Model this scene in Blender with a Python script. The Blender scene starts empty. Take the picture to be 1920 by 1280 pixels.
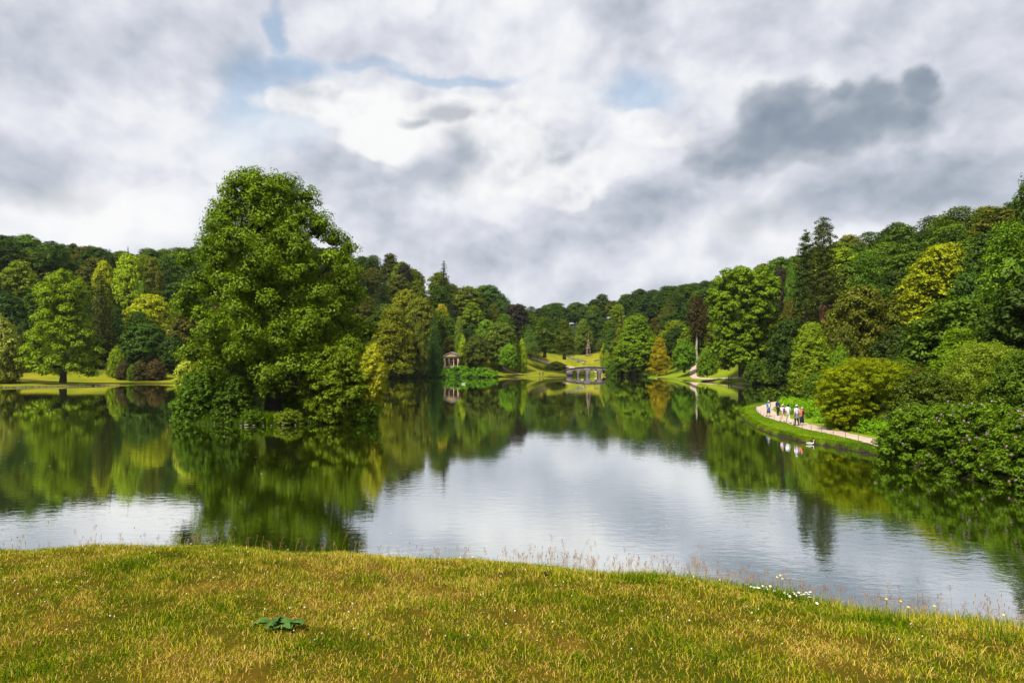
import bpy, math, random
import numpy as np
from mathutils import Vector, Matrix
S = bpy.context.scene
COL = S.collection
R = math.radians
PI = math.pi
# ------------------------------------------------------------------ camera
cam_d = bpy.data.cameras.new('camera'); cam = bpy.data.objects.new('camera', cam_d); COL.objects.link(cam)
cam.location = (0, 0, 6.0); cam.rotation_euler = (R(90), 0, 0)
cam_d.sensor_width = 36; cam_d.lens = 24; cam_d.shift_y = 40/1920
cam_d.clip_start = 0.1; cam_d.clip_end = 6000
S.camera = cam
# ------------------------------------------------------------------ render look
S.view_settings.view_transform = 'Standard'; S.view_settings.look = 'None'
S.view_settings.exposure = 0.5; S.view_settings.gamma = 1; S.view_settings.use_curve_mapping = False
cy = S.cycles
cy.use_denoising = True; cy.max_bounces = 6; cy.diffuse_bounces = 2; cy.glossy_bounces = 3
cy.transmission_bounces = 3; cy.transparent_max_bounces = 4; cy.caustics_reflective = False; cy.caustics_refractive = False
cy.sample_clamp_indirect = 4.0
# ------------------------------------------------------------------ sun
SUN_EL, SUN_AZ = 52, 215      # azimuth measured clockwise from +Y (the view direction)
sd = bpy.data.lights.new('sun', 'SUN'); sd.energy = 5.0; sd.angle = R(6); sd.color = (1, .93, .80)
so = bpy.data.objects.new('sun', sd); COL.objects.link(so)
sdir = Vector((math.sin(R(SUN_AZ))*math.cos(R(SUN_EL)), math.cos(R(SUN_AZ))*math.cos(R(SUN_EL)), math.sin(R(SUN_EL))))
so.rotation_euler = sdir.to_track_quat('Z', 'Y').to_euler()
# ------------------------------------------------------------------ node helper
class NT:
    def __init__(s, tree): s.t = tree; s.n = tree.nodes; s.l = tree.links
    def put(s, sock, v):
        if isinstance(v, bpy.types.NodeSocket): s.l.new(v, sock)
        elif v is not None: sock.default_value = v
    def new(s, typ, **kw):
        n = s.n.new(typ)
        for k, v in kw.items(): setattr(n, k, v)
        return n
    def math(s, op, a, b=None, c=None, clamp=False):
        n = s.new('ShaderNodeMath', operation=op, use_clamp=clamp)
        for i, v in enumerate((a, b, c)): s.put(n.inputs[i], v) if v is not None else None
        return n.outputs[0]
    def vec(s, op, a, b=None, out=0):
        n = s.new('ShaderNodeVectorMath', operation=op)
        s.put(n.inputs[0], a)
        if b is not None: s.put(n.inputs[3] if op == 'SCALE' else n.inputs[1], b)
        return n.outputs[out]
    def noise(s, v, scale, detail=4, rough=.5, dist=0, out=0, dim='3D'):
        n = s.new('ShaderNodeTexNoise', noise_dimensions=dim)
        s.put(n.inputs['Vector'], v); s.put(n.inputs['Scale'], scale); s.put(n.inputs['Detail'], detail)
        s.put(n.inputs['Roughness'], rough); s.put(n.inputs['Distortion'], dist)
        return n.outputs[out]
    def ramp(s, f, stops, interp='LINEAR'):
        n = s.new('ShaderNodeValToRGB'); r = n.color_ramp; r.interpolation = interp
        while len(r.elements) < len(stops): r.elements.new(.5)
        for e, (p, c) in zip(r.elements, stops):
            e.position = p; e.color = (*c, 1) if len(c) == 3 else c
        s.put(n.inputs[0], f); return n.outputs[0]
    def mix(s, f, a, b, typ='MIX'):
        n = s.new('ShaderNodeMix', data_type='RGBA', blend_type=typ)
        s.put(n.inputs[0], f)
        s.put(n.inputs[6], a if isinstance(a, bpy.types.NodeSocket) else (*a, 1))
        s.put(n.inputs[7], b if isinstance(b, bpy.types.NodeSocket) else (*b, 1))
        return n.outputs[2]
    def maprange(s, v, a, b, c=0, d=1, smooth=False):
        n = s.new('ShaderNodeMapRange', interpolation_type='SMOOTHSTEP' if smooth else 'LINEAR')
        for i, x in enumerate((v, a, b, c, d)): s.put(n.inputs[i], x)
        return n.outputs[0]
# ------------------------------------------------------------------ world: physical sky behind a broken cloud layer
W = bpy.data.worlds.new('World'); S.world = W; W.use_nodes = True
def build_world():
    k = NT(W.node_tree); k.n.clear()
    out = k.new('ShaderNodeOutputWorld'); bg = k.new('ShaderNodeBackground'); k.l.new(bg.outputs[0], out.inputs[0])
    sky = k.new('ShaderNodeTexSky', sky_type='NISHITA', sun_disc=False)
    sky.sun_elevation = R(SUN_EL); sky.sun_rotation = R(SUN_AZ); sky.air_density = 1.0; sky.dust_density = .6
    skyc = k.vec('SCALE', sky.outputs[0], .125)
    d = k.new('ShaderNodeTexCoord').outputs['Generated']
    sp = k.new('ShaderNodeSeparateXYZ'); k.put(sp.inputs[0], d)
    x, y, z = sp.outputs
    az = k.math('ARCTAN2', x, y)
    el = k.math('ARCSINE', z)
    cv = k.new('ShaderNodeCombineXYZ'); k.put(cv.inputs[0], az); k.put(cv.inputs[1], el)
    ae = cv.outputs[0]
    # planar cloud-layer coordinates, for texture that flattens towards the horizon
    zz = k.math('ADD', k.math('MAXIMUM', z, 0.0), .42)
    pl = k.new('ShaderNodeCombineXYZ'); k.put(pl.inputs[0], k.math('DIVIDE', x, zz)); k.put(pl.inputs[1], k.math('DIVIDE', y, zz))
    pv = pl.outputs[0]
    w1 = k.vec('SUBTRACT', k.noise(pv, 1.7, 5, .5, 0, out=1), (.5, .5, .5))
    aq = k.vec('MULTIPLY', ae, (1, 1.25, 1))
    w2 = k.vec('SUBTRACT', k.noise(aq, 6, 8, .55, 0, out=1), (.5, .5, .5))
    soft_w = k.vec('ADD', k.vec('ADD', ae, k.vec('MULTIPLY', w1, (.10, .05, 0))), k.vec('MULTIPLY', w2, (.16, .11, 0)))
    edge_w = k.vec('ADD', ae, k.vec('MULTIPLY', w2, (.10, .075, 0)))
    cq = k.vec('ADD', aq, k.vec('MULTIPLY', w2, (.05, .05, 0)))
    def puff(v):        # rounded heaps with creases between them
        p1 = k.math('ABSOLUTE', k.math('SUBTRACT', k.noise(v, 7, 1, .5), .5)); p2 = k.math('ABSOLUTE', k.math('SUBTRACT', k.noise(v, 17, 1, .5), .5))
        return k.math('ADD', k.math('MULTIPLY', p1, 1.5), k.math('MULTIPLY_ADD', p2, 1.0, -.32))
    bill = puff(cq); billu = puff(k.vec('ADD', cq, (-.006, .014, 0)))
    relief = k.math('SUBTRACT', bill, billu)             # billows are lit from above
    def vecto(px, py, rx, ry, w):
        a = math.atan((px-960)/1280.); e = math.atan((680-py)/1280. * math.cos(a))
        v = k.vec('MULTIPLY', k.vec('SUBTRACT', w, (a, e, 0)), (1280./rx*.9, 1280./ry*.9, 0))
        return k.vec('LENGTH', v, out=1)
    def blob(px, py, rx, ry, soft=1.0, w=None):
        return k.maprange(vecto(px, py, rx, ry, w or soft_w), 1.0+.6*soft, 1.0-.6*soft, 0, 1, True)
    def field(bl, amp=.9):
        f = None
        for b_ in bl:
            v = k.math('SUBTRACT', 1.15, vecto(*b_, edge_w)); f = v if f is None else k.math('SMOOTH_MAX', f, v, .25)
        return k.math('MULTIPLY_ADD', bill, amp, f)
    n1 = k.noise(pv, 1.3, 6, .5, .2); n2 = k.noise(cq, 3.2, 7, .52); n2b = k.noise(k.vec('ADD', cq, (-.015, .045, 0)), 3.2, 7, .52); n3 = k.noise(cq, 9, 7, .55)
    B = k.math('ADD', k.math('MULTIPLY', k.math('SUBTRACT', n1, .5), .45), k.math('MULTIPLY', k.math('SUBTRACT', n2, .5), .45))
    B = k.math('MULTIPLY_ADD', k.math('SUBTRACT', n2, n2b), 1.7, B)
    B = k.math('MULTIPLY_ADD', k.math('SUBTRACT', n3, .5), .34, B)
    B = k.math('MULTIPLY_ADD', relief, .22, B)
    B = k.math('ADD', B, .725)
    for (px, py, rx, ry, a, sf) in [
        (560, 190, 150, 55, .10, 1), (260, 215, 210, 60, .10, 1), (130, 385, 190, 50, .15, .9), (1330, 70, 200, 80, .08, 1), (1560, 150, 260, 36, .13, .9),
        (1300, 480, 260, 40, .14, 1), (700, 60, 220, 60, .05, 1), (1650, 480, 200, 40, .08, 1), (860, 420, 120, 40, .08, 1), (1850, 130, 120, 40, .06, 1),
        (1330, 330, 150, 36, -.16, 1), (640, 330, 110, 75, -.22, .8), (1130, 400, 130, 44, -.17, .9), (1000, 470, 190, 34, -.10, 1),
        (1790, 345, 200, 40, -.20, .9), (1180, 50, 75, 75, -.24, .8), (1800, 40, 240, 55, -.22, 1), (300, 60, 160, 40, -.07, 1), (760, 450, 220, 40, -.08, 1),
        (40, 60, 160, 60, -.10, 1), (880, 50, 120, 40, -.06, 1), (100, 300, 150, 40, -.04, 1)]:
        B = k.math('MULTIPLY_ADD', blob(px, py, rx, ry, sf), a, B)
    cloud = k.ramp(B, [(0.10, (.23, .28, .35)), (.34, (.38, .43, .51)), (.50, (.52, .56, .64)), (.66, (.68, .70, .78)), (.82, (.84, .86, .90)), (1.0, (.96, .96, .97))])
    G = 0.0
    gaps = None
    for (px, py, rx, ry, a) in [(465, 150, 42, 62, .6), (545, 105, 60, 22, .7), (518, 35, 18, 30, .7), (1190, 160, 62, 34, .6),
                                (850, 134, 110, 10, .6), (500, 225, 70, 45, .25), (690, 112, 60, 10, .5)]:
        b = k.math('MULTIPLY', blob(px, py, rx, ry, .9), a)
        gaps = b if gaps is None else k.math('MAXIMUM', gaps, b)
    # elsewhere in the sky the same sort of small gaps, from noise
    rnd = k.maprange(k.noise(pv, .9, 6, .6), .64, .76, 0, .5, True)
    side = k.maprange(k.math('ABSOLUTE', az), .7, 1.0, 0, 1, True)
    gaps = k.math('MULTIPLY', k.math('MAXIMUM', gaps, k.math('MULTIPLY', rnd, side)), .8)
    skyb = k.vec('MULTIPLY', skyc, (1.35, 1.55, 1.45))
    col = k.mix(gaps, cloud, skyb)
    # heaped clouds with firmer edges: white ones, then the slate ones drifting in front
    lit = k.math('MULTIPLY_ADD', relief, .6, k.math('MULTIPLY_ADD', k.math('SUBTRACT', n3, .5), .8, k.math('MULTIPLY_ADD', k.math('SUBTRACT', n2, n2b), 3.4, .76)))
    fw = field([(985, 300, 150, 80), (900, 235, 150, 60), (1070, 345, 62, 46), (760, 230, 150, 60), (600, 190, 120, 34)])
    cw = k.ramp(lit, [(.30, (.48, .52, .58)), (.52, (.68, .71, .76)), (.72, (.86, .87, .89)), (.9, (.96, .96, .96))])
    col = k.mix(k.math('MULTIPLY', k.maprange(fw, .0, .38, 0, 1, True), .92), col, cw)
    fc = field([(1215, 222, 70, 22), (1250, 245, 110, 22), (180, 380, 150, 34)])
    col = k.mix(k.math('MULTIPLY', k.maprange(fc, .0, .5, 0, 1, True), .7), col, cw)
    fd = field([(1500, 262, 190, 50), (1640, 222, 85, 52), (1722, 185, 38, 40), (1400, 290, 120, 26), (1580, 190, 40, 26), (1470, 210, 90, 44)], .8)
    cd = k.ramp(k.math('ADD', k.math('MULTIPLY', relief, .6), k.math('MULTIPLY_ADD', fd, -.42, k.math('MULTIPLY_ADD', k.math('SUBTRACT', n2, n2b), 2.4, .66))), [(.15, (.21, .265, .34)), (.42, (.29, .345, .42)), (.70, (.46, .50, .57)), (1, (.74, .76, .80))])
    col = k.mix(k.math('MULTIPLY', k.maprange(fd, -.05, .38, 0, 1, True), .95), col, cd)
    fe = field([(835, 212, 50, 22), (868, 218, 24, 16), (795, 225, 30, 10)], .8); fe2 = field([(48, 345, 80, 24), (1430, 405, 70, 30), (855, 290, 34, 44), (830, 330, 60, 24)], .9)
    fe = k.math('MAXIMUM', fe, k.math('MULTIPLY_ADD', fe2, .62, -.05))
    col = k.mix(k.math('MULTIPLY', k.maprange(fe, -.35, .75, 0, 1, True), .65), col, (.30, .35, .42))
    col = k.mix(k.maprange(z, -.02, -.08, 0, 1), col, (.10, .13, .06))
    k.put(bg.inputs[0], col); k.put(bg.inputs[1], .715)
    W.cycles.sampling_method = 'MANUAL'; W.cycles.sample_map_resolution = 512
build_world()
# ------------------------------------------------------------------ materials
def mat(name):
    m = bpy.data.materials.new(name); m.use_nodes = True
    k = NT(m.node_tree); k.n.clear()
    out = k.new('ShaderNodeOutputMaterial')
    return m, k, out
def simple(name, col, rough=.8, noise=0, nscale=8, bump=0, spec=.3):
    m, k, out = mat(name)
    p = k.new('ShaderNodeBsdfPrincipled'); k.l.new(p.outputs[0], out.inputs[0])
    p.inputs['Roughness'].default_value = rough; p.inputs['Specular IOR Level'].default_value = spec
    if noise:
        c = k.new('ShaderNodeTexCoord').outputs['Object']
        n = k.noise(c, nscale, 5, .6)
        f = k.maprange(n, .3, .7, 1-noise, 1+noise)
        k.put(p.inputs['Base Color'], k.vec('SCALE', col[:3], f))
        if bump:
            b = k.new('ShaderNodeBump'); b.inputs['Strength'].default_value = bump; b.inputs['Distance'].default_value = .05
            k.put(b.inputs['Height'], n); k.l.new(b.outputs[0], p.inputs['Normal'])
    else: p.inputs['Base Color'].default_value = (*col, 1)
    return m
def foliage_mat():
    m, k, out = mat('foliage')
    oi = k.new('ShaderNodeObjectInfo'); at = k.new('ShaderNodeAttribute', attribute_name='tint')
    f = at.outputs['Fac']
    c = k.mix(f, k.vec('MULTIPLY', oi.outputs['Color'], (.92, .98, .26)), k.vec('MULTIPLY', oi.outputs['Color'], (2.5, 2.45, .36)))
    d = k.new('ShaderNodeBsdfDiffuse'); t = k.new('ShaderNodeBsdfTranslucent'); g = k.new('ShaderNodeBsdfGlossy')
    k.put(d.inputs[0], c); k.put(t.inputs[0], k.vec('MULTIPLY', c, (1.2, 1.25, .5))); g.inputs[0].default_value = (.7, .8, .5, 1); g.inputs['Roughness'].default_value = .55
    m1 = k.new('ShaderNodeMixShader'); m1.inputs[0].default_value = .20; k.l.new(d.outputs[0], m1.inputs[1]); k.l.new(t.outputs[0], m1.inputs[2])
    m2 = k.new('ShaderNodeMixShader'); m2.inputs[0].default_value = .02; k.l.new(m1.outputs[0], m2.inputs[1]); k.l.new(g.outputs[0], m2.inputs[2])
    k.l.new(m2.outputs[0], out.inputs[0]); return m
def grass_mat(name, sc, green, green2, straw, amt, ochre):
    # colour from world position so that patches run on from blade to blade
    m, k, out = mat(name)
    geo = k.new('ShaderNodeNewGeometry'); at = k.new('ShaderNodeAttribute', attribute_name='tint')
    p = geo.outputs['Position']
    n1 = k.noise(p, sc, 5, .6); n2 = k.noise(p, sc*3.7, 4, .6); n3 = k.noise(p, sc*.35, 3, .5)
    f = k.math('ADD', k.math('MULTIPLY', n1, .55), k.math('ADD', k.math('MULTIPLY', n2, .3), k.math('MULTIPLY', n3, .3)))
    f = k.math('ADD', f, k.math('MULTIPLY', k.math('SUBTRACT', at.outputs['Fac'], .5), amt))
    c = k.ramp(f, [(.40, green), (.54, green2), (.66, ochre), (.82, straw)])
    d = k.new('ShaderNodeBsdfDiffuse'); t = k.new('ShaderNodeBsdfTranslucent')
    k.put(d.inputs[0], c); k.put(t.inputs[0], c)
    m1 = k.new('ShaderNodeMixShader'); m1.inputs[0].default_value = .25; k.l.new(d.outputs[0], m1.inputs[1]); k.l.new(t.outputs[0], m1.inputs[2])
    k.l.new(m1.outputs[0], out.inputs[0]); return m
M_FOL = foliage_mat()
M_BARK = simple('bark', (.045, .036, .026), .9, .4, 3, .5)
M_BARKR = simple('red_bark', (.13, .06, .035), .9, .3, 2, .5)
M_BARKP = simple('pale_bark', (.30, .27, .21), .9, .4, 2, .4)
M_BLADE = grass_mat('grass_blade', 1.7, (.060, .13, .003), (.23, .30, .003), (.66, .46, .13), .60, (.46, .37, .008))
M_FRINGE = grass_mat('fringe_grass', .35, (.065, .15, .002), (.14, .235, .003), (.34, .29, .06), .35, (.23, .27, .006))
def ground_mat():
    m, k, out = mat('ground')
    p = k.new('ShaderNodeBsdfPrincipled'); k.l.new(p.outputs[0], out.inputs[0]); p.inputs['Roughness'].default_value = .95
    p.inputs['Specular IOR Level'].default_value = .1
    pos = k.new('ShaderNodeNewGeometry').outputs['Position']
    n1 = k.noise(pos, .12, 6, .6); n2 = k.noise(pos, 2.2, 5, .65); n3 = k.noise(pos, 11, 4, .7)
    f = k.math('ADD', k.math('MULTIPLY', n1, .55), k.math('ADD', k.math('MULTIPLY', n2, .28), k.math('MULTIPLY', n3, .2)))
    def at(nm): return k.new('ShaderNodeAttribute', attribute_name=nm).outputs['Fac']
    lush = k.ramp(f, [(.36, (.055, .13, .002)), (.52, (.11, .20, .003)), (.68, (.19, .25, .008))])
    dry = k.ramp(f, [(.36, (.075, .125, .004)), (.48, (.15, .175, .006)), (.58, (.24, .215, .010)), (.74, (.34, .24, .045))])
    lawn = k.mix(at('dry'), lush, dry)
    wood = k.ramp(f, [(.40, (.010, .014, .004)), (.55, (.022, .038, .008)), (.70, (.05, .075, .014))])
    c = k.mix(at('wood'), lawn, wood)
    soil = k.ramp(n2, [(.35, (.008, .007, .004)), (.65, (.035, .028, .014))])
    c = k.mix(at('soil'), c, soil)
    k.put(p.inputs['Base Color'], c)
    b = k.new('ShaderNodeBump'); b.inputs['Strength'].default_value = .6; b.inputs['Distance'].default_value = .12
    k.put(b.inputs['Height'], k.math('ADD', n2, k.math('MULTIPLY', n3, .5))); k.l.new(b.outputs[0], p.inputs['Normal'])
    return m
M_GROUND = ground_mat()
def water_mat():
    m, k, out = mat('water')
    pos = k.new('ShaderNodeNewGeometry').outputs['Position']
    sp = k.new('ShaderNodeSeparateXYZ'); k.put(sp.inputs[0], pos)
    # ripples are strong only in the breeze patches nearer the viewer, the far water lies almost still
    a = k.noise(k.vec('MULTIPLY', pos, (1.0, 1.9, 1)), 1.3, 3, .55, .4)
    b_ = k.noise(k.vec('MULTIPLY', pos, (.8, 2.6, 1)), 4.2, 2, .5, .3)
    c_ = k.noise(pos, .22, 2, .5)
    patch = k.maprange(k.noise(k.vec('MULTIPLY', pos, (.5, 1, 1)), .055, 3, .6), .36, .66, .25, 1.0, True)
    patch = k.math('MULTIPLY', patch, k.maprange(sp.outputs[1], 18, 85, 1.35, .35, True))   # the far water lies under the lee of the woods
    h = k.math('ADD', k.math('MULTIPLY', a, .0050), k.math('MULTIPLY', b_, .0012))
    h = k.math('MULTIPLY', h, patch)
    h = k.math('ADD', h, k.math('MULTIPLY', c_, .004))
    bp = k.new('ShaderNodeBump'); bp.inputs['Strength'].default_value = 1.0; bp.inputs['Distance'].default_value = 1.0
    k.put(bp.inputs['Height'], h)
    g = k.new('ShaderNodeBsdfGlossy'); g.inputs[0].default_value = (.99, 1, .99, 1); g.inputs['Roughness'].default_value = .008
    d = k.new('ShaderNodeBsdfDiffuse'); d.inputs[0].default_value = (.026, .042, .002, 1)
    k.l.new(bp.outputs[0], g.inputs['Normal'])
    fr = k.new('ShaderNodeFresnel'); fr.inputs[0].default_value = 2.6; k.l.new(bp.outputs[0], fr.inputs['Normal'])
    f = k.maprange(fr.outputs[0], .2, .75, .80, .96)
    ms = k.new('ShaderNodeMixShader'); k.put(ms.inputs[0], f); k.l.new(d.outputs[0], ms.inputs[1]); k.l.new(g.outputs[0], ms.inputs[2])
    k.l.new(ms.outputs[0], out.inputs[0]); return m
M_WATER = water_mat()
M_PATH = simple('path_gravel', (.43, .325, .26), .95, .28, 1.3, .2)
M_STONE = simple('bridge_stone', (.125, .108, .11), .95, .55, 1.6, .8)
M_OCHRE = simple('ochre_stone', (.36, .235, .12), .9, .2, 1.5, .3)
M_PALE = simple('pale_stone', (.36, .285, .20), .9, .15, 2, .2)
M_LEAD = simple('lead_roof', (.20, .17, .18), .7, .15, 1, .1)
M_BLACK = simple('dark_opening', (.012, .012, .014), .5)
M_CROSS = simple('weathered_stone', (.24, .17, .14), .95, .35, 1.2, .5)
M_WHITE = simple('white_paint', (.75, .75, .73), .6)
M_SKIN = simple('skin', (.50, .29, .20), .6)
M_METAL = simple('dark_metal', (.10, .10, .09), .5)
M_ROCK = simple('rock', (.20, .165, .14), .9, .4, 3, .6)
M_PETAL = simple('white_petal', (.85, .85, .82), .6); M_YEL = simple('yellow_petal', (.80, .50, .01), .6)
M_SEED = simple('seed_head', (.30, .16, .09), .8, .3, 8)
M_PINK = simple('pink_flower', (.40, .22, .36), .6)
M_CREAM = simple('cream_flower', (.62, .58, .42), .6)
_cm = {}
def colm(name, c, r=.85):
    if name not in _cm: _cm[name] = simple(name, c, r)
    return _cm[name]
# ------------------------------------------------------------------ mesh helpers
class Geo:
    def __init__(s): s.v = []; s.f = []; s.m = []; s.t = []; s.n = 0
    def add(s, V, F, mat=0, tint=.5):
        V = np.asarray(V, float).reshape(-1, 3); F = np.asarray(F, int)
        s.v.append(V); s.f.append(F+s.n); s.m.append(np.full(len(F), mat)); s.n += len(V)
        s.t.append(np.full(len(V), tint) if np.isscalar(tint) else np.asarray(tint, float)); return s
    def mesh(s, name, mats, smooth=False):
        me = bpy.data.meshes.new(name)
        V = np.concatenate(s.v); me.vertices.add(len(V)); me.vertices.foreach_set('co', V.astype(np.float32).ravel())
        ks = np.concatenate([np.full(len(f), f.shape[1]) for f in s.f]); idx = np.concatenate([f.ravel() for f in s.f])
        me.loops.add(len(idx)); me.loops.foreach_set('vertex_index', idx.astype(np.int32))
        me.polygons.add(len(ks)); st = np.concatenate([[0], np.cumsum(ks)[:-1]])
        me.polygons.foreach_set('loop_start', st.astype(np.int32)); me.polygons.foreach_set('loop_total', ks.astype(np.int32))
        me.polygons.foreach_set('material_index', np.concatenate(s.m).astype(np.int32))
        if smooth: me.polygons.foreach_set('use_smooth', np.ones(len(ks), bool))
        a = me.attributes.new('tint', 'FLOAT', 'POINT'); a.data.foreach_set('value', np.concatenate(s.t).astype(np.float32))
        for m in (mats if isinstance(mats, (list, tuple)) else [mats]): me.materials.append(m)
        me.update(calc_edges=True); me.validate()
        return me
def link(name, me, parent=None, loc=None, rot=None, color=None, scale=None):
    o = bpy.data.objects.new(name, me); COL.objects.link(o)
    if parent is not None: o.parent = parent
    if loc is not None: o.location = loc
    if rot is not None: o.rotation_euler = rot
    if scale is not None: o.scale = scale
    if color is not None: o.color = (*color, 1)
    return o
def tag(o, label, cat, group=None):
    o['label'] = label; o['category'] = cat
    if group: o['group'] = group
    return o
def thing(name, label, cat, loc=(0, 0, 0), rotz=0, group=None, scale=None):
    o = link(name, None, None, loc, (0, 0, rotz), None, scale); return tag(o, label, cat, group)
def kind(o, kd): o['kind'] = kd; return o
def norm(a): return a/np.maximum(np.linalg.norm(a, axis=-1, keepdims=True), 1e-9)
def tube(P, rad, n=6, cap=True):
    P = np.asarray(P, float); rad = np.broadcast_to(np.asarray(rad, float), (len(P),))
    T = norm(np.gradient(P, axis=0)); up = np.array([0, 0, 1.]) if abs(T[0, 2]) < .9 else np.array([1., 0, 0])
    A = norm(np.cross(T, up)); B = np.cross(T, A); a = np.linspace(0, 2*PI, n, endpoint=False)
    V = P[:, None] + rad[:, None, None]*(A[:, None]*np.cos(a)[None, :, None] + B[:, None]*np.sin(a)[None, :, None])
    F = [[i*n+j, i*n+(j+1) % n, (i+1)*n+(j+1) % n, (i+1)*n+j] for i in range(len(P)-1) for j in range(n)]
    return V.reshape(-1, 3), np.array(F)
def box(x0, x1, y0, y1, z0, z1):
    V = [(x, y, z) for z in (z0, z1) for y in (y0, y1) for x in (x0, x1)]
    return V, [(0, 2, 3, 1), (4, 5, 7, 6), (0, 1, 5, 4), (2, 6, 7, 3), (0, 4, 6, 2), (1, 3, 7, 5)]
def lathe(prof, n=12, cx=0, cy_=0, sy=1):
    P = np.asarray(prof, float); a = np.linspace(0, 2*PI, n, endpoint=False)
    V = np.stack([cx+P[:, None, 0]*np.cos(a), cy_+sy*P[:, None, 0]*np.sin(a), np.repeat(P[:, 1:2], n, 1)], -1).reshape(-1, 3)
    F = [[i*n+j, i*n+(j+1) % n, (i+1)*n+(j+1) % n, (i+1)*n+j] for i in range(len(P)-1) for j in range(n)]
    return V, np.array(F)
def leaf_quads(rng, C, N, size, aspect=.55):
    n = len(C); N = norm(N); r = rng.normal(size=(n, 3)); T = norm(np.cross(N, r)); Bn = np.cross(N, T)
    size = np.broadcast_to(size, (n,))[:, None]; w = size*aspect
    fold = N*size*.12
    V = np.stack([C-T*size*.5, C+Bn*w*.5+fold, C+T*size*.5, C-Bn*w*.5+fold], 1).reshape(-1, 3)
    return V, np.arange(n*4).reshape(n, 4)
def leafmass(g, rng, lobes, density, leaf, puff=.30, flat=.75, mat=0, updir=.5, tintvar=.25, spread=1.0, under=-.35, npuff=None, inner=True, aspect=.6):
    """lobes: array (n,6) centre + radii.  Boughs -> puffs -> leaves; density = leaves per unit of lobe surface."""
    lobes = np.asarray(lobes, float)
    for L in lobes:
        c, r = L[:3], L[3:6]; rm = r.mean()
        area = 4*PI*rm*rm; nl = int(area*density)
        if nl < 12: nl = 12
        npf = npuff or max(6, int(9/(puff*puff)*.30))
        d = norm(rng.normal(size=(npf*2, 3))); d = d[d[:, 2] > under][:npf]; npf = len(d)
        pc = c + d*r*rng.uniform(.72, 1.0, (npf, 1)); pr = rm*puff*rng.uniform(.7, 1.35, npf)
        pt = rng.normal(0, 1, npf)*.14 + rng.normal(0, 1)*.10
        i = rng.integers(0, npf, nl)
        dd = norm(rng.normal(size=(nl, 3))); rad = rng.uniform(.35, 1.0, nl)**.6
        C = pc[i] + dd*(pr[i]*rad*spread)[:, None]*np.array([1, 1, flat])
        N = dd*.8 + d[i]*.8 + rng.normal(size=(nl, 3))*.36 + np.array([0, 0, updir])
        tint = np.clip(.5 + pt[i] + rng.normal(size=nl)*tintvar, 0, 1)
        V, F = leaf_quads(rng, C, N, leaf*rng.uniform(.65, 1.3, nl), aspect)
        g.add(V, F, mat, np.repeat(tint, 4))
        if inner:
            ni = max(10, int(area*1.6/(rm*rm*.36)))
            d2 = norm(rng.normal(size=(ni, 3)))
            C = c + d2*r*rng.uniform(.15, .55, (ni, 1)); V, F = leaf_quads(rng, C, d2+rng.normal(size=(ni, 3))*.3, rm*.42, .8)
            g.add(V, F, mat, .0)  # inner leaves at the darkest tint: shade painted into the gaps of the crown
def ring_lobes(rng, prof, n, rl, push=.66, flat=.8, top=True, squash=1.0, jit=.12):
    """prof: (t, xl, xr) rows, heights t with left / right limits; returns lobes of radius ~rl filling its shell."""
    prof = np.asarray(prof, float); z0, z1 = prof[0, 0], prof[-1, 0]; out = []
    ws = np.linspace(z0, z1, 200); wd = np.interp(ws, prof[:, 0], prof[:, 2]-prof[:, 1]) + rl*.6
    cs = np.cumsum(wd); cs /= cs[-1]
    for i in range(n):
        z = np.interp((i+.5+rng.uniform(-.4, .4))/n, cs, ws)
        xl, xr = np.interp(z, prof[:, 0], prof[:, 1]), np.interp(z, prof[:, 0], prof[:, 2]); a = (xr-xl)/2; cx = (xl+xr)/2
        th = i*2.39996 + rng.uniform(-.3, .3); r_ = min(rl, max(a*.75, rl*.45))*rng.uniform(.8, 1.25)
        q = max(a-r_*.98, 0)*rng.uniform(1-jit*2, 1.08)
        z = min(z, z1-r_*flat*.75); out.append([cx+q*math.cos(th), q*math.sin(th)*squash, z, r_, r_, r_*flat])
    ax = np.linspace(z0+(z1-z0)*.15, z1-(z1-z0)*.12, max(3, n//8))
    for z in ax:
        xl, xr = np.interp(z, prof[:, 0], prof[:, 1]), np.interp(z, prof[:, 0], prof[:, 2]); a = (xr-xl)/2
        if a > rl: out.append([(xl+xr)/2, 0, z, a*.5, a*.5*squash, rl])
    return np.array(out)
def limbs(g, rng, H, r0, lobes, nl=8, topf=.8, mat=0, x0=0, lean=0, start=.22, zb=-.4):
    n = 7; zs = np.linspace(zb, H*topf, n); P = np.stack([x0+lean*zs/H+rng.normal(0, r0*.22, n)*(zs > 0), rng.normal(0, r0*.22, n)*(zs > 0), zs], 1)
    rad = r0*np.array([1.5, 1.0, .85, .68, .5, .32, .12]); V, F = tube(P, rad, 9); g.add(V, F, mat)
    if lobes is None: return
    idx = rng.choice(len(lobes), min(nl, len(lobes)), replace=False)
    for i in idx:
        c = np.array(lobes[i][:3]); zt = max(H*start*.7, c[2]-np.hypot(c[0]-x0, c[1])*rng.uniform(.5, .9)); zt = min(zt, H*topf*.9)
        b = np.array([np.interp(zt, zs, P[:, 0]), np.interp(zt, zs, P[:, 1]), zt])
        mid = b*.5+c*.5+np.array([0, 0, -.06*np.linalg.norm(c-b)])
        rr = np.interp(zt, zs, rad)*.55
        V, F = tube([b, mid*.6+b*.4+[0, 0, 0], mid, c], [rr, rr*.8, rr*.6, rr*.2], 6); g.add(V, F, mat)
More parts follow.
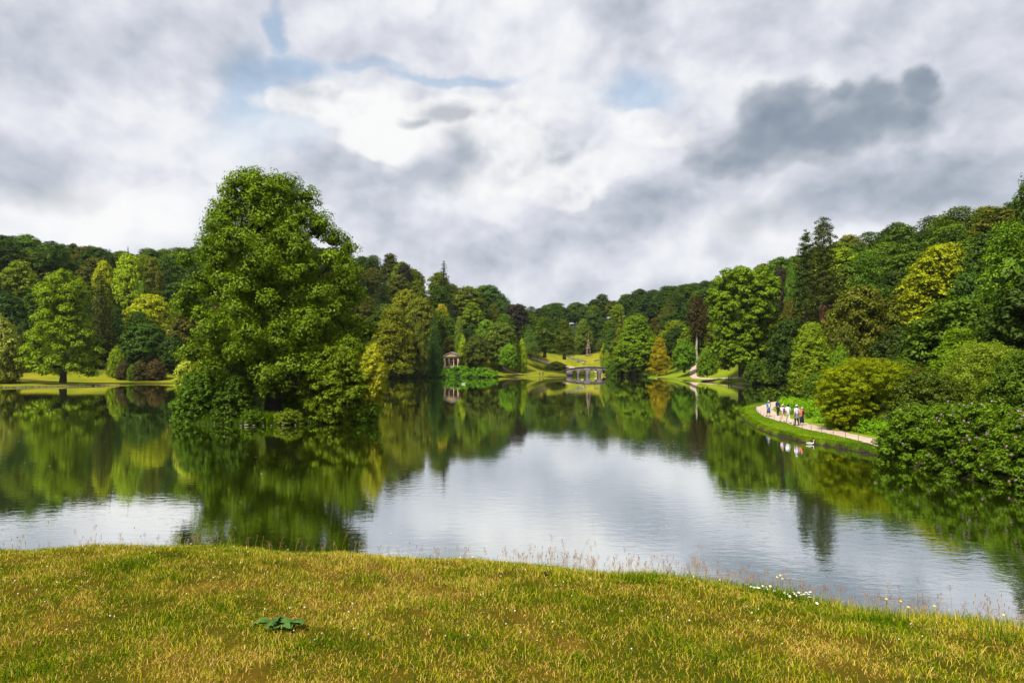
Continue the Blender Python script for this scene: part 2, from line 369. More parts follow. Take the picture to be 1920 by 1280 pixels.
# ------------------------------------------------------------------ terrain
def PX(px, Y): return (px-960)/1280.*Y
def PZ(py, Y): return 6-(py-680)/1280.*Y
LAKE = np.array([(-80, 17.5), (-15, 16), (0, 15), (4, 13.2), (8, 11.5), (13, 9), (20, 8), (27, 14), (25.5, 24), (24.4, 31), (23.6, 35), (23.1, 39.5), (23.4, 44),
    (22.6, 48.6), (21.6, 52), (21.5, 57), (22.3, 63), (23.8, 70), (26, 78), (28.5, 86), (33, 94), (38, 99), (46, 103), (60, 108), (70, 125), (77, 150), (75, 172),
    (71.5, 181), (68, 190), (66, 197), (62.5, 208), (58.8, 221), (56, 248), (54, 274), (58, 290), (58.9, 307), (49, 313), (48.6, 325), (40, 333), (30, 333), (25.5, 326),
    (25, 305), (23.7, 290), (8, 289), (-8, 290), (-12.8, 275), (-33, 274), (-46, 256), (-52.5, 240), (-60, 213), (-72, 202), (-95.4, 197), (-112, 194), (-103, 180), (-110, 174.5),
    (-122.6, 163), (-145, 158), (-220, 150), (-260, 80), (-200, 30)], float)
ISL = np.array([(-25.5+10.3*math.cos(a)*(1+.06*math.sin(3*a+1)), 72+6.3*math.sin(a)*(1+.08*math.cos(2*a))) for a in np.linspace(0, 2*PI, 28, endpoint=False)])
def sdist(poly, P):
    """positive outside polygon"""
    A = poly; B = np.roll(poly, -1, 0); best = np.full(len(P), 1e9); ins = np.zeros(len(P), bool)
    for a, b in zip(A, B):
        ab = b-a; t = np.clip(((P-a)@ab)/(ab@ab), 0, 1); d = np.hypot(*(P-(a+t[:, None]*ab)).T); best = np.minimum(best, d)
        c = (a[1] > P[:, 1]) != (b[1] > P[:, 1])
        with np.errstate(divide='ignore', invalid='ignore'):
            xi = (b[0]-a[0])*(P[:, 1]-a[1])/(b[1]-a[1])+a[0]
        ins ^= c & (P[:, 0] < xi)
    return np.where(ins, -best, best)
CP = np.array([(30, 60, .6), (27, 75, .55), (26, 48, .6), (36, 90, .6), (45, 60, 1.6), (60, 80, 4), (45, 40, 2), (103, 140, 20), (74, 120, 10.5), (66, 130, 5.5), (68, 150, 6),
    (104, 180, 19.5), (106, 200, 21.5), (100, 212, 21), (94, 240, 22), (78, 195, 3), (70, 205, 3), (87, 300, 21), (70, 280, 8), (86, 380, 29), (67, 450, 34), (37, 520, 34), (17, 560, 32), (45, 400, 12),
    (39, 365, 9.6), (39, 350, 6.8), (30, 350, 7.2), (35, 338, 3.6), (6, 330, 8.5), (0, 310, 3.6), (14, 312, 3.2), (-3, 400, 20), (-18, 380, 29), (-35, 350, 36), (-57, 330, 38), (-75, 310, 37),
    (-108, 300, 37), (-143, 290, 35), (-181, 270, 35), (-195, 260, 36), (-208, 240, 32), (-25, 286, 5.2), (-25, 300, 10), (-137, 230, 9), (-36, 290, 8), (-56, 275, 7), (-108, 210, 3.3), (-112, 180, .8),
    (-100, 205, 2.6), (-160, 200, 5), (-75, 240, 7), (-230, 200, 30), (-200, 400, 40), (0, 650, 40), (150, 420, 42), (200, 200, 45), (160, 120, 40), (110, 60, 22), (80, 20, 12), (200, 0, 40), (55, 300, 3), (62, 255, 3),
    (66, 225, 3), (56, 325, 3.5), (-300, 100, 40), (-400, 400, 45), (400, 400, 45), (0, 1000, 45)], float)
def _tps():
    P = CP[:, :2]/100; n = len(P); r = np.linalg.norm(P[:, None]-P[None], axis=2); K = np.where(r > 0, r*r*np.log(r+1e-12), 0)+np.eye(n)*.004
    A = np.zeros((n+3, n+3)); A[:n, :n] = K; A[:n, n] = 1; A[:n, n+1:] = P; A[n, :n] = 1; A[n+1:, :n] = P.T
    return P, np.linalg.solve(A, np.concatenate([CP[:, 2], [0, 0, 0]]))
_P, _w = _tps()
def tps(Q):
    Q = Q/100; out = _w[-3]+Q@_w[-2:]
    for p, w in zip(_P, _w):
        r2 = ((Q-p)**2).sum(1)+1e-12; out = out+w*.5*r2*np.log(r2)
    return out
def sm(x, a, b):
    t = np.clip((x-a)/(b-a), 0, 1); return t*t*(3-2*t)
def crest(x): return np.interp(x, [-40, -15, -4.5, -3.1, -2.15, -1.17, 0, .98, 1.83, 2.55, 3.17, 5, 8, 14], [8, 6.9, 5.95, 6.02, 5.99, 5.77, 5.5, 5.22, 4.88, 4.45, 4.2, 3.4, 2.2, 0])
def bumps(x, y):
    return .018*np.sin(2.1*x+1.3*y)+.014*np.sin(-1.7*x+3.1*y+1)+.009*np.sin(5.3*x+2.2*y+2)+.007*np.sin(4.1*y-6.0*x)
def bank(x, y):
    d = y-crest(x)
    roll = np.where(d < -.8, 0, np.where(d < .6, .27*(d+.8)**2/1.6, .27*1.96/1.6+.4725*(d-.6)))
    return 4.47 - roll + bumps(x, y)
def height(P):
    P = np.asarray(P, float).reshape(-1, 2); x, y = P.T
    d = sdist(LAKE, P); hill = np.maximum(tps(P), .35)
    land = np.where(d > 0, .42*sm(d, 0, .55)+(np.maximum(hill, .42)-.42)*sm(d, 0, 26)+.0, -1.5*sm(-d, 0, 2.5)-.05)
    far = np.clip((np.hypot(x, y)-500)/400, 0, 1); land = np.where(d > 0, land*(1-far)+45*far, land)
    land += np.where(d > 1, .05*np.sin(x*.6)*np.sin(y*.5+1), 0)
    di = sdist(ISL, P); isl = np.where(di < 0, .35*sm(-di, 0, .8)+.35*sm(-di, 0, 5), -9); land = np.maximum(land, isl)
    w = sm(x, 15, 21)*1.0; near = (y < 22)
    b = np.maximum(bank(x, np.maximum(y, -40)), -1.5)
    land = np.where(near, b*(1-w)+land*w, land)
    return land
def gz(x, y): return float(height([(x, y)])[0])
def ticks(lo, hi, segs, coarse):
    out = [lo]; 
    while out[-1] < hi:
        c = out[-1]; st = coarse
        for a, b, s in segs:
            if a <= c < b: st = min(st, s)
            elif c < a < c+st: st = min(st, max(a-c, .25))
        out.append(c+st)
    return np.array(out)
def make_terrain():
    xs = ticks(-2500, 2500, [(-600, 600, 20), (-240, 180, 2.6), (17, 45, .38), (-40, -10, .8)], 250)
    ys = ticks(-1500, 2500, [(-60, 700, 12), (-8, 400, 2.4), (28, 112, .5)], 250)
    X, Y = np.meshgrid(xs, ys); P = np.stack([X.ravel(), Y.ravel()], 1); Z = height(P)
    fg = (P[:, 0] > -11.5) & (P[:, 0] < 12.5) & (P[:, 1] > -3) & (P[:, 1] < 13.5); Z = np.where(fg, Z-.35, Z)
    nx, ny = len(xs), len(ys); i = np.arange((ny-1)*nx).reshape(ny-1, nx)[:, :-1].ravel()
    F = np.stack([i, i+1, i+nx+1, i+nx], 1)
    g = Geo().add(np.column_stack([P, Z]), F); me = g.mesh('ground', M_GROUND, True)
    d = sdist(LAKE, P); x, y = P.T
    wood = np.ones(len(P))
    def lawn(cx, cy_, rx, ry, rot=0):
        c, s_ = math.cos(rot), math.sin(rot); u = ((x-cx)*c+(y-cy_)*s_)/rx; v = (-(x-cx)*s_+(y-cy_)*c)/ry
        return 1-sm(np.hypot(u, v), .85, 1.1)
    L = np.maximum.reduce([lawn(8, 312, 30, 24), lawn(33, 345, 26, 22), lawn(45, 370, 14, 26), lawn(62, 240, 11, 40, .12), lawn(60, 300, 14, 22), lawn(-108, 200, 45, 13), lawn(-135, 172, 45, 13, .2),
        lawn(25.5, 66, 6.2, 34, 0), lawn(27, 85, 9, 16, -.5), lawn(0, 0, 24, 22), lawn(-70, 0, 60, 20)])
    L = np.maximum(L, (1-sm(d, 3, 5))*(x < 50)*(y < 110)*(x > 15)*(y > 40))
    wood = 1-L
    dry = np.ones(len(P)); dry = np.where((x > 15) & (y < 120), .12, dry); dry = np.where((x > 45) & (y > 190) & (y < 290), .45, dry)
    soil = np.where((Z < .36) & (d < .5) & (d > -3), 1.0, 0.0)
    soil = np.maximum(soil, np.exp(-((x-24.4)**2+(y-46.8)**2)/1.3)*(y < 60))
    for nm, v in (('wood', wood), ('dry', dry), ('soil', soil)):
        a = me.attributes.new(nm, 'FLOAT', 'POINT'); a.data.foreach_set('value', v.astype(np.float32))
    kind(link('ground', me), 'structure')
    # finer sheet of the bank the photograph is taken from
    xs = np.arange(-12, 13.01, .1); ys = np.arange(-3.4, 14.4, .1); X, Y = np.meshgrid(xs, ys); x, y = X.ravel(), Y.ravel()
    nx, ny = len(xs), len(ys); i = np.arange((ny-1)*nx).reshape(ny-1, nx)[:, :-1].ravel(); F = np.stack([i, i+1, i+nx+1, i+nx], 1)
    me = Geo().add(np.column_stack([x, y, bank(x, y)]), F).mesh('foreground_bank', M_BANK, True); kind(link('foreground_bank', me), 'structure')
M_BANK = grass_mat('bank_turf', 1.7, (.030, .045, .003), (.06, .06, .005), (.18, .11, .03), 0, (.12, .075, .010))  # darkened turf: shade between the grass blades is put into its colour
make_terrain()
# air
def haze():
    m = bpy.data.materials.new('haze'); m.use_nodes = True; k = NT(m.node_tree); k.n.clear(); out = k.new('ShaderNodeOutputMaterial'); v = k.new('ShaderNodeVolumePrincipled')
    v.inputs['Color'].default_value = (.80, .90, 1, 1); v.inputs['Density'].default_value = .000045; v.inputs['Anisotropy'].default_value = .2
    k.l.new(v.outputs[0], out.inputs['Volume']); kind(link('haze', Geo().add(*box(-2600, 2600, -1600, 2600, -4, 130)).mesh('haze', m)), 'stuff')
haze()
# water
g = Geo().add([(-700, -200, 0), (400, -200, 0), (400, 420, 0), (-700, 420, 0)], [(0, 1, 2, 3)])
kind(link('water', g.mesh('water', M_WATER)), 'structure')
# paths
def path(name, pts, w, z_off=.03):
    pts = np.array(pts, float); t = np.concatenate([[0], np.cumsum(np.hypot(*np.diff(pts, axis=0).T))]); tt = np.arange(0, t[-1], .5)
    # smooth
    C = np.stack([np.interp(tt, t, pts[:, 0]), np.interp(tt, t, pts[:, 1])], 1); kk = np.ones(9)/9
    C2 = C.copy()
    for c in (0, 1): C2[4:-4, c] = np.convolve(C[:, c], kk, 'valid')
    T = norm(np.gradient(C2, axis=0)); N = np.stack([-T[:, 1], T[:, 0]], 1); rg = np.random.default_rng(5)
    ws = w/2*(1+.06*np.sin(tt*.9)); V = []; m = 5
    for j in np.linspace(-1, 1, m):
        jt = rg.normal(0, .045*w, len(C2)) if abs(j) > .9 else 0; Q = C2+N*(ws*j+jt)[:, None]; V.append(np.column_stack([Q, height(Q)+z_off-.025*abs(j)**3]))
    V = np.stack(V, 1).reshape(-1, 3); n = len(C2)
    F = [[i*m+j, i*m+j+1, (i+1)*m+j+1, (i+1)*m+j] for i in range(n-1) for j in range(m-1)]
    return kind(link(name, Geo().add(V, F).mesh(name, M_PATH, True)), 'structure')
NP = [(40, 106), (38.5, 99), (36.8, 94.5), (34.2, 90), (31.4, 85), (29.6, 80), (28.2, 75), (27.2, 71), (26.5, 65), (26.1, 60.7), (25.8, 55), (25.8, 51.8), (25.7, 48.2), (25.6, 44), (26.5, 37), (29, 30), (31, 22)]
path('gravel_path', NP, 1.9, .035)
path('far_gravel_path', [(PX(1300, 262), 262), (PX(1299, 250), 250), (PX(1304, 236), 236), (PX(1322, 226), 226), (PX(1345, 220), 220), (PX(1385, 212), 212), (PX(1420, 208), 208)], 2.3, .1)
path('bridge_path', [(50, 330), (46, 338), (38, 345), (28, 347), (18, 345), (8, 337)], 2.0, .12)
path('lawn_track', [(4, 302), (-2, 306), (-6, 311), (2, 316), (9, 314)], 1.5, .10)
# ------------------------------------------------------------------ tree prototypes
rngG = np.random.default_rng(11)
def prof_of(H, Rr, pts): return [(z*H, -r*Rr, r*Rr) for z, r in pts]
PROF = dict(
    dome=[(.12, .55), (.25, .9), (.45, 1), (.68, .92), (.85, .62), (.97, .22)],
    tall=[(.10, .55), (.25, .85), (.42, .95), (.60, .75), (.78, .6), (.92, .42), (.99, .12)],
    cone=[(.05, .75), (.15, 1), (.35, .88), (.6, .6), (.8, .35), (.98, .06)],
    bush=[(.02, .85), (.3, 1), (.6, .9), (.85, .55), (1.0, .15)],
    open=[(.45, .3), (.55, .8), (.72, 1), (.88, .75), (1.0, .2)])
def proto(kindn, seed, H=16., Rr=6., nl=36, rl=None, dens=9, leaf=.42, flat=.8, puff=.3, bark=0, tr=None, updir=.5, squash=1, limbn=7, prof=None, **kw):
    rng = np.random.default_rng(seed); rl = rl or Rr*.36
    lob = ring_lobes(rng, prof or prof_of(H, Rr, PROF[kindn]), nl, rl, flat=flat, squash=squash)
    gc = Geo(); leafmass(gc, rng, lob, dens, leaf, puff=puff, flat=flat, updir=updir, **kw)
    gt = Geo(); limbs(gt, rng, H, tr or H*.028, lob, limbn)
    return gc, gt
def conifer(seed, H, Rr, levels=26, per=7, droop=.25, t0=.1, leaf=.3, dens=26, power=.8, gap=0., tr=None, up=0., sparse_top=False, width=.16):
    rng = np.random.default_rng(seed); gc = Geo(); gt = Geo(); limbs(gt, rng, H, tr or H*.018, None, 0, topf=.99)
    Cs = []; Ns = []; Ts = []
    for l in range(levels):
        t = t0+(1-t0)*((l+.5)/levels)**.85; z = H*t; r = Rr*max((1-t)/(1-t0), 0)**power+.12+.02*Rr
        for b in range(per):
            if rng.random() < gap: continue
            th = b*2*PI/per+l*1.3+rng.uniform(-.3, .3); L = r*rng.uniform(.6, 1.12); n = max(16, int(dens*L))
            s = rng.uniform(.08, 1, n)**.75; wob = rng.normal(0, 1, (n, 3))*np.array([1, 1, .4])*(width*L*(.4+s))[:, None]
            q = np.array([math.cos(th), math.sin(th), 0])
            C = q*(s*L)[:, None]+wob; C[:, 2] += z+up*L*s-droop*L*s*s
            Cs.append(C); Ns.append(rng.normal(size=(n, 3))*.5+[0, 0, .9]+q*.3); Ts.append(np.clip(.5+rng.normal()*.15+rng.normal(size=n)*.22, 0, 1))
            if L > 1.0 and b % 2 == 0:
                V, F = tube([q*0+[0, 0, z], q*L*.5+[0, 0, z+up*L*.5-droop*L*.25], q*L*.9+[0, 0, z+up*L*.9-droop*L*.8]], [.02*L+.03, .015*L+.02, .01], 4); gt.add(V, F)
    C = np.concatenate(Cs); V, F = leaf_quads(rng, C, np.concatenate(Ns), leaf*rng.uniform(.6, 1.3, len(C)), .45); gc.add(V, F, 0, np.repeat(np.concatenate(Ts), 4))
    return gc, gt
def layered(seed, H, Rr, n=34, leaf=.3, dens=30, th=.10, pr=None, dropx=0, trunk_r=None):
    """flat sprays of foliage in tiers (maples, cedars, beech sprays)"""
    rng = np.random.default_rng(seed); pr = pr or [(.12, .8), (.3, 1), (.5, .98), (.7, .8), (.88, .5), (.98, .2)]
    ts = np.array([p[0] for p in pr]); rs = np.array([p[1] for p in pr]); lob = []
    for i in range(n):
        t = ts[0]+(ts[-1]-ts[0])*((i+.5)/n)**.9; a = Rr*np.interp(t, ts, rs); phi = i*2.39996+rng.uniform(-.3, .3); r_ = Rr*.34*rng.uniform(.7, 1.25)
        q = max(a-r_*.7, 0)*rng.uniform(.6, 1.05) if i % 4 else a*.3
        lob.append([q*math.cos(phi), q*math.sin(phi), t*H, r_, r_, r_*.33])
    g = Geo(); lob = np.array(lob)
    for L in lob:
        nn = int(L[3]**2*dens*3.2); u = norm(rng.normal(size=(nn, 2)))*np.sqrt(rng.random((nn, 1))); rr2 = (u**2).sum(1)
        lump = .35*np.sin(u[:, 0]*9+L[0]*3)*np.cos(u[:, 1]*8+L[1]*5)
        C = np.column_stack([L[0]+u[:, 0]*L[3]*(1+.25*lump), L[1]+u[:, 1]*L[3]*(1+.25*lump), L[2]+(1-rr2*1.2+lump*.6)*L[5]+rng.normal(0, 1, nn)*th*L[3]])
        N = np.column_stack([u*.6, np.full(nn, 1.)])+rng.normal(size=(nn, 3))*.4
        V, F = leaf_quads(rng, C, N, leaf*rng.uniform(.6, 1.3, nn), .6); g.add(V, F, 0, np.repeat(np.clip(.5+rng.normal()*.13+rng.normal(size=nn)*.22, 0, 1), 4))
    ni = 60; d2 = norm(rng.normal(size=(ni, 3))); C = np.array([0, 0, H*.5])+d2*[Rr*.5, Rr*.5, H*.3]; V, F = leaf_quads(rng, C, d2, Rr*.35, .8); g.add(V, F, 0, .15)  # core leaves in a dark tint, shade inside the crown put into their colour
    gt = Geo(); limbs(gt, rng, H, trunk_r or H*.03, lob, 10, .75); return g, gt
def pack(name, gg, barkm=M_BARK):
    return (gg[0].mesh(name+'_crown', M_FOL), gg[1].mesh(name+'_trunk', barkm, True))
def packone(name, gg):
    g, t = gg; off = g.n
    for V, F, T in zip(t.v, t.f, t.t): g.v.append(V); g.f.append(F+off); g.m.append(np.full(len(F), 1)); g.t.append(T)
    g.n += t.n; return g.mesh(name, [M_FOL, M_BARK])
PR = {}
PR['dome1'] = (pack('dome', proto('dome', 1, nl=40, dens=10)), 16, 6)
PR['dome2'] = (pack('dome', proto('dome', 2, nl=26, rl=2.7, dens=10)), 16, 6)
PR['dome3'] = (pack('dome', proto('dome', 3, nl=60, rl=1.6, dens=11, leaf=.36)), 16, 6)
PR['tall1'] = (pack('tall', proto('tall', 4, H=20, nl=60, rl=1.9, dens=12, leaf=.38)), 20, 6)
PR['tall2'] = (pack('tall', proto('tall', 5, H=20, nl=44, rl=1.7, dens=12, leaf=.36, flat=1.3)), 20, 6)
PR['cone1'] = (pack('cone', proto('cone', 6, H=18, nl=64, rl=1.8, dens=12, leaf=.4)), 18, 6)
PR['bush1'] = (pack('bush', proto('bush', 7, H=5, Rr=3.2, nl=34, rl=1.1, dens=40, leaf=.2, tr=.12)), 5, 3.2)
PR['bush2'] = (pack('bush', proto('bush', 8, H=5, Rr=3.2, nl=26, rl=1.3, dens=40, leaf=.22, tr=.12)), 5, 3.2)
PR['open1'] = (pack('open', proto('open', 9, H=18, Rr=5.5, nl=18, rl=2.0, dens=9, inner=False, leaf=.42)), 18, 5.5)
PR['lay1'] = (pack('layered', layered(10, 16, 6, 46, leaf=.36, dens=16)), 16, 6)
PR['lay2'] = (pack('layered', layered(12, 16, 6, 64, leaf=.34, dens=18, pr=[(.06, .9), (.2, 1), (.4, .85), (.6, .66), (.8, .45), (.97, .15)])), 16, 6)
PR['con1'] = (pack('conifer', conifer(13, 20, 4.2, 30, 8, leaf=.34, dens=22)), 20, 4.2)
PR['con2'] = (pack('conifer', conifer(14, 20, 3.0, 26, 6, leaf=.36, dens=20, gap=.3, droop=.1, up=.12)), 20, 3.0)
PR['ced'] = (pack('cedar', conifer(15, 16, 6.0, 16, 7, leaf=.36, dens=30, droop=.12, power=.7, up=.05)), 16, 6.0)
def place(pk, name, label, cat, px, top, width, Y, color, group=None, base=None, rot=None, depth=None, bark=None, dz=0, x=None):
    (cm, tm), H0, R0 = PR[pk]; X = PX(px, Y) if x is None else x
    z = gz(X, Y)-.05+dz if base is None else PZ(base, Y); H = PZ(top, Y)-z; Rw = width*.5*Y/1280.
    H /= 1.03
    sc = (Rw/R0, (depth or Rw)/R0, H/H0)
    t = thing(name, label, cat, (X, Y, z), 0, group); rt = rot if rot is not None else (hash_(px, top) % 628)/100.
    c = link('crown', cm, t, (0, 0, 0), (0, 0, 0), color, sc); b = link('trunk', tm, t, (0, 0, 0), (0, 0, 0), None, sc)
    t.rotation_euler.z = rt if depth is None else 0
    if bark: b.material_slots[0].link = 'OBJECT'; b.material_slots[0].material = bark
    HAND.append((X, Y, Rw)); return t
def hash_(a, b): return int(a*73856+b*19349) & 0xffff
HAND = []
# leaf colours (real-world albedo)
BRIGHT = (.112, .165, .008); LIME = (.17, .235, .012); YEL = (.22, .24, .012); MID = (.058, .105, .010); DARK = (.028, .058, .012); OLIVE = (.082, .095, .013)
DEEP = (.020, .040, .010); TEAL = (.035, .075, .035); PURP = (.017, .012, .050); GOLD = (.20, .16, .010); BROWNG = (.070, .062, .022); BLUE = (.055, .095, .065); SILV = (.20, .26, .15)
PALE = (.17, .19, .12); WILL = (.26, .25, .045)
#@@TREES
# ------------------------------------------------------------------ the trees one can tell apart, shore by shore
T = 'tree'
# left shore
place('bush1', 'tree', 'round dark tree covered in cream blossom at the left edge of the photograph', T, 0, 598, 92, 176, PALE, rot=1)
place('dome3', 'tree', 'yellow-green domed tree with tiered foliage behind the left lawn', T, 280, 545, 96, 235, YEL, rot=2)
place('dome1', 'tree', 'broad dark green domed tree at the back of the left lawn', T, 272, 601, 98, 214, (.03, .062, .022), rot=.7)
place('bush1', 'tree', 'small smooth dark green dome peeping over the yellow-green tree on the left', T, 268, 530, 36, 250, MID)
place('dome3', 'tree', 'greyish white flowering tree just left of the island tree', T, 342, 597, 62, 226, (.24, .22, .17), rot=2.2)
place('con1', 'conifer', 'tall brown-green conifer behind the lone tree on the left point', 'conifer', 190, 500, 62, 218, (.035, .042, .018))
place('con1', 'conifer', 'dark slender conifer beside the brown-green conifer on the left shore', 'conifer', 166, 520, 54, 222, DEEP)
place('dome2', 'tree', 'low dark tree filling the gap right of the left lawn', T, 325, 628, 60, 212, DEEP)
place('bush2', 'shrub', 'light green rounded shrub left of the dark domed tree', 'shrub', 219, 652, 38, 206, BRIGHT)
for i, (px, tp, w, Y, c, lb) in enumerate([(232, 678, 34, 203, (.042, .032, .05), 'reddish brown low shrub at the left end of the row on the left lawn'), (262, 677, 40, 202, (.045, .040, .04), 'brown low shrub in the middle of the row on the left lawn'),
        (292, 675, 44, 203, (.055, .036, .05), 'reddest low shrub at the right end of the row on the left lawn'), (248, 684, 22, 201, MID, 'small green shrub among the brown shrubs on the left lawn'),
        (215, 668, 34, 207, BROWNG, 'dull brownish shrub below the light green shrub on the left')]):
    place('bush1', 'shrub', lb, 'shrub', px, tp, w, Y, c, 'low shrubs along the back of the left lawn')
place('dome2', 'tree', 'dark tree at the foot of the wood behind the cream blossomed tree', T, 52, 600, 74, 205, DEEP)
place('dome1', 'tree', 'deep green tree low on the left edge above the blossomed tree', T, 8, 545, 90, 215, (.02, .045, .02))
place('dome2', 'tree', 'shaded green tree behind the lone bright tree to its right', T, 150, 600, 60, 212, DEEP)
place('con1', 'conifer', 'thin conifer spire on the left skyline, first from the left', 'conifer', 206, 463, 14, 270, DEEP)
place('con1', 'conifer', 'thin conifer spire on the left skyline, tallest of the two', 'conifer', 240, 458, 18, 268, DEEP)
place('dome3', 'tree', 'lime yellow rounded tree high on the left skyline', T, 195, 482, 44, 255, YEL)
place('dome1', 'tree', 'wide green domed tree on the left skyline with sunlit top', T, 240, 470, 62, 258, LIME)
place('dome3', 'tree', 'olive green round tree on the left skyline nearest the island tree', T, 285, 476, 48, 262, OLIVE)
place('open1', 'tree', 'open crowned dark tree on the skyline at the far left', T, 15, 448, 64, 262, DEEP)
place('open1', 'tree', 'flat topped open tree on the left skyline', T, 95, 452, 76, 264, DARK)
place('open1', 'tree', 'small open crowned tree on the skyline beside the island tree', T, 311, 476, 32, 272, DARK)
# hillside between the island and the temple
place('con2', 'conifer', 'small ragged pine on the skyline right of the island tree', 'conifer', 658, 452, 34, 305, (.02, .045, .03))
place('con2', 'conifer', 'dark pointed conifer standing above the skyline over the temple', 'conifer', 832, 486, 40, 350, (.022, .038, .018))
place('dome1', 'tree', 'dark purple copper beech patch on the skyline between green crowns', T, 757, 491, 34, 330, PURP)
place('lay2', 'tree', 'large golden green tree with tiered sprays at the water right of the island', T, 735, 572, 112, 260, (.115, .125, .010), base=712, rot=1.2)
place('tall2', 'tree', 'narrow olive tree with drooping foliage between the tiered tree and the temple', T, 786, 603, 44, 268, (.075, .088, .022), base=711)
place('lay1', 'tree', 'dark shrubby tree under the tiered golden green tree', T, 700, 640, 60, 254, OLIVE, base=712)
place('dome3', 'tree', 'pale topped olive dome above the tiered tree', T, 762, 537, 66, 300, (.13, .14, .02))
place('dome1', 'tree', 'broad olive green dome on the slope above the narrow drooping tree', T, 790, 552, 76, 292, OLIVE)
place('dome3', 'tree', 'golden yellow crowned tree on the slope above the temple', T, 828, 566, 34, 310, (.24, .20, .02))
place('con1', 'conifer', 'dark blue-green conifer left of the temple', 'conifer', 815, 575, 38, 284, TEAL)
place('con1', 'conifer', 'dark green conifer leaning over the hedge left of the temple', 'conifer', 812, 615, 46, 276, (.02, .06, .03), base=709)
place('tall2', 'tree', 'pale weeping birch on the slope above the temple', T, 861, 592, 28, 292, (.09, .13, .045))
place('lay1', 'tree', 'brownish tree directly behind the temple roof', T, 842, 632, 52, 293, (.055, .06, .018))
place('dome2', 'tree', 'dark olive dome of a tree close on the right side of the temple', T, 892, 627, 60, 281, (.045, .06, .018), base=690)
place('bush2', 'shrub', 'yellow-green shrub squeezed between the temple and the dark dome', 'shrub', 868, 633, 26, 288, LIME)
place('dome3', 'tree', 'grey-green rounded tree behind the lawn right of the temple', T, 938, 599, 78, 303, (.07, .10, .04), base=690)
place('bush1', 'shrub', 'bright green rounded bush standing on the lawn near the temple', 'shrub', 954, 645, 44, 291, (.08, .16, .010), base=687)
place('bush2', 'shrub', 'lime green sprig of a bush at the right side of the grey-green tree', 'shrub', 978, 640, 26, 306, LIME)
place('ced', 'conifer', 'silvery blue cedar at the top of the far lawn', 'conifer', 992, 609, 44, 322, (.085, .14, .11), base=670)
place('dome1', 'tree', 'purple copper beech in the middle distance', T, 967, 566, 62, 345, PURP, base=660)
place('lay1', 'tree', 'left one of two big dark green trees shading the far lawn', T, 1021, 593, 66, 330, (.045, .075, .012), base=668)
place('lay2', 'tree', 'right one of two big dark green trees shading the far lawn', T, 1058, 598, 62, 326, (.055, .075, .012), base=672)
place('dome1', 'tree', 'dark bluish green tree filling the skyline dip left of the copper beech', T, 912, 531, 80, 375, TEAL)
place('dome2', 'tree', 'deep green tree on the skyline beside the purple beech', T, 940, 552, 50, 372, (.025, .055, .03))
place('dome3', 'tree', 'soft light green tree on the slope above the grey-green tree', T, 912, 595, 46, 318, (.09, .16, .03))
place('tall2', 'tree', 'pale grey-green tapering tree behind the stone cross', T, 1094, 597, 44, 378, (.075, .11, .035))
place('dome2', 'tree', 'small dark rounded tree right of the stone cross', T, 1126, 638, 24, 375, (.05, .075, .02))
place('bush2', 'shrub', 'arching yellow-green shrub at the edge of the far clearing', 'shrub', 1133, 647, 22, 350, YEL)
place('con1', 'conifer', 'narrow red-brown conifer left of the bright pyramidal tree', 'conifer', 1166, 588, 30, 352, (.045, .03, .018))
place('tall1', 'tree', 'dark green pine mass behind the right end of the bridge', T, 1145, 612, 36, 345, (.035, .07, .02))
place('tall1', 'tree', 'bright green broad pyramidal tree beyond the right end of the bridge', T, 1192, 588, 98, 300, (.085, .14, .008), base=704, rot=.9)
place('bush1', 'shrub', 'green shrub beside the right end of the bridge', 'shrub', 1150, 672, 34, 308, (.05, .095, .012), base=706)
place('bush2', 'shrub', 'light green shrub hanging over the right parapet of the bridge', 'shrub', 1138, 660, 28, 325, (.10, .15, .02), base=700)
place('bush1', 'shrub', 'dark low mounded bush on the lawn left of the bridge', 'shrub', 1043, 678, 46, 300, (.035, .045, .018), base=694, rot=1)
place('lay2', 'conifer', 'golden yellow conifer on the right shore', 'conifer', 1236, 632, 52, 276, GOLD, base=707)
place('dome2', 'tree', 'small rounded green tree with short trunk right of the golden conifer', T, 1283, 636, 50, 248, (.065, .13, .012), base=697)
place('dome1', 'tree', 'dark purplish tree crown behind the bare trunked pine', T, 1316, 560, 40, 285, (.035, .022, .02))
place('ced', 'conifer', 'wide grey-green cedar between the golden conifer and the skyline', 'conifer', 1256, 541, 44, 335, (.05, .065, .03))
place('bush2', 'shrub', 'soft green bush at the left foot of the big bright green tree', 'shrub', 1326, 652, 44, 214, (.07, .125, .012), base=703)
place('bush1', 'shrub', 'dark rounded waterside shrub right of the far path', 'shrub', 1415, 676, 48, 188, (.04, .07, .018), base=718)
place('bush2', 'shrub', 'olive green waterside shrub next to the dark rounded one', 'shrub', 1446, 684, 44, 184, (.055, .085, .012), base=719)
place('dome1', 'tree', 'purple leaved tree on the skyline right of the big bright tree', T, 1464, 495, 38, 225, PURP)
place('dome2', 'tree', 'small mid green tree beside the purple tree on the skyline', T, 1484, 492, 30, 215, (.05, .10, .025))
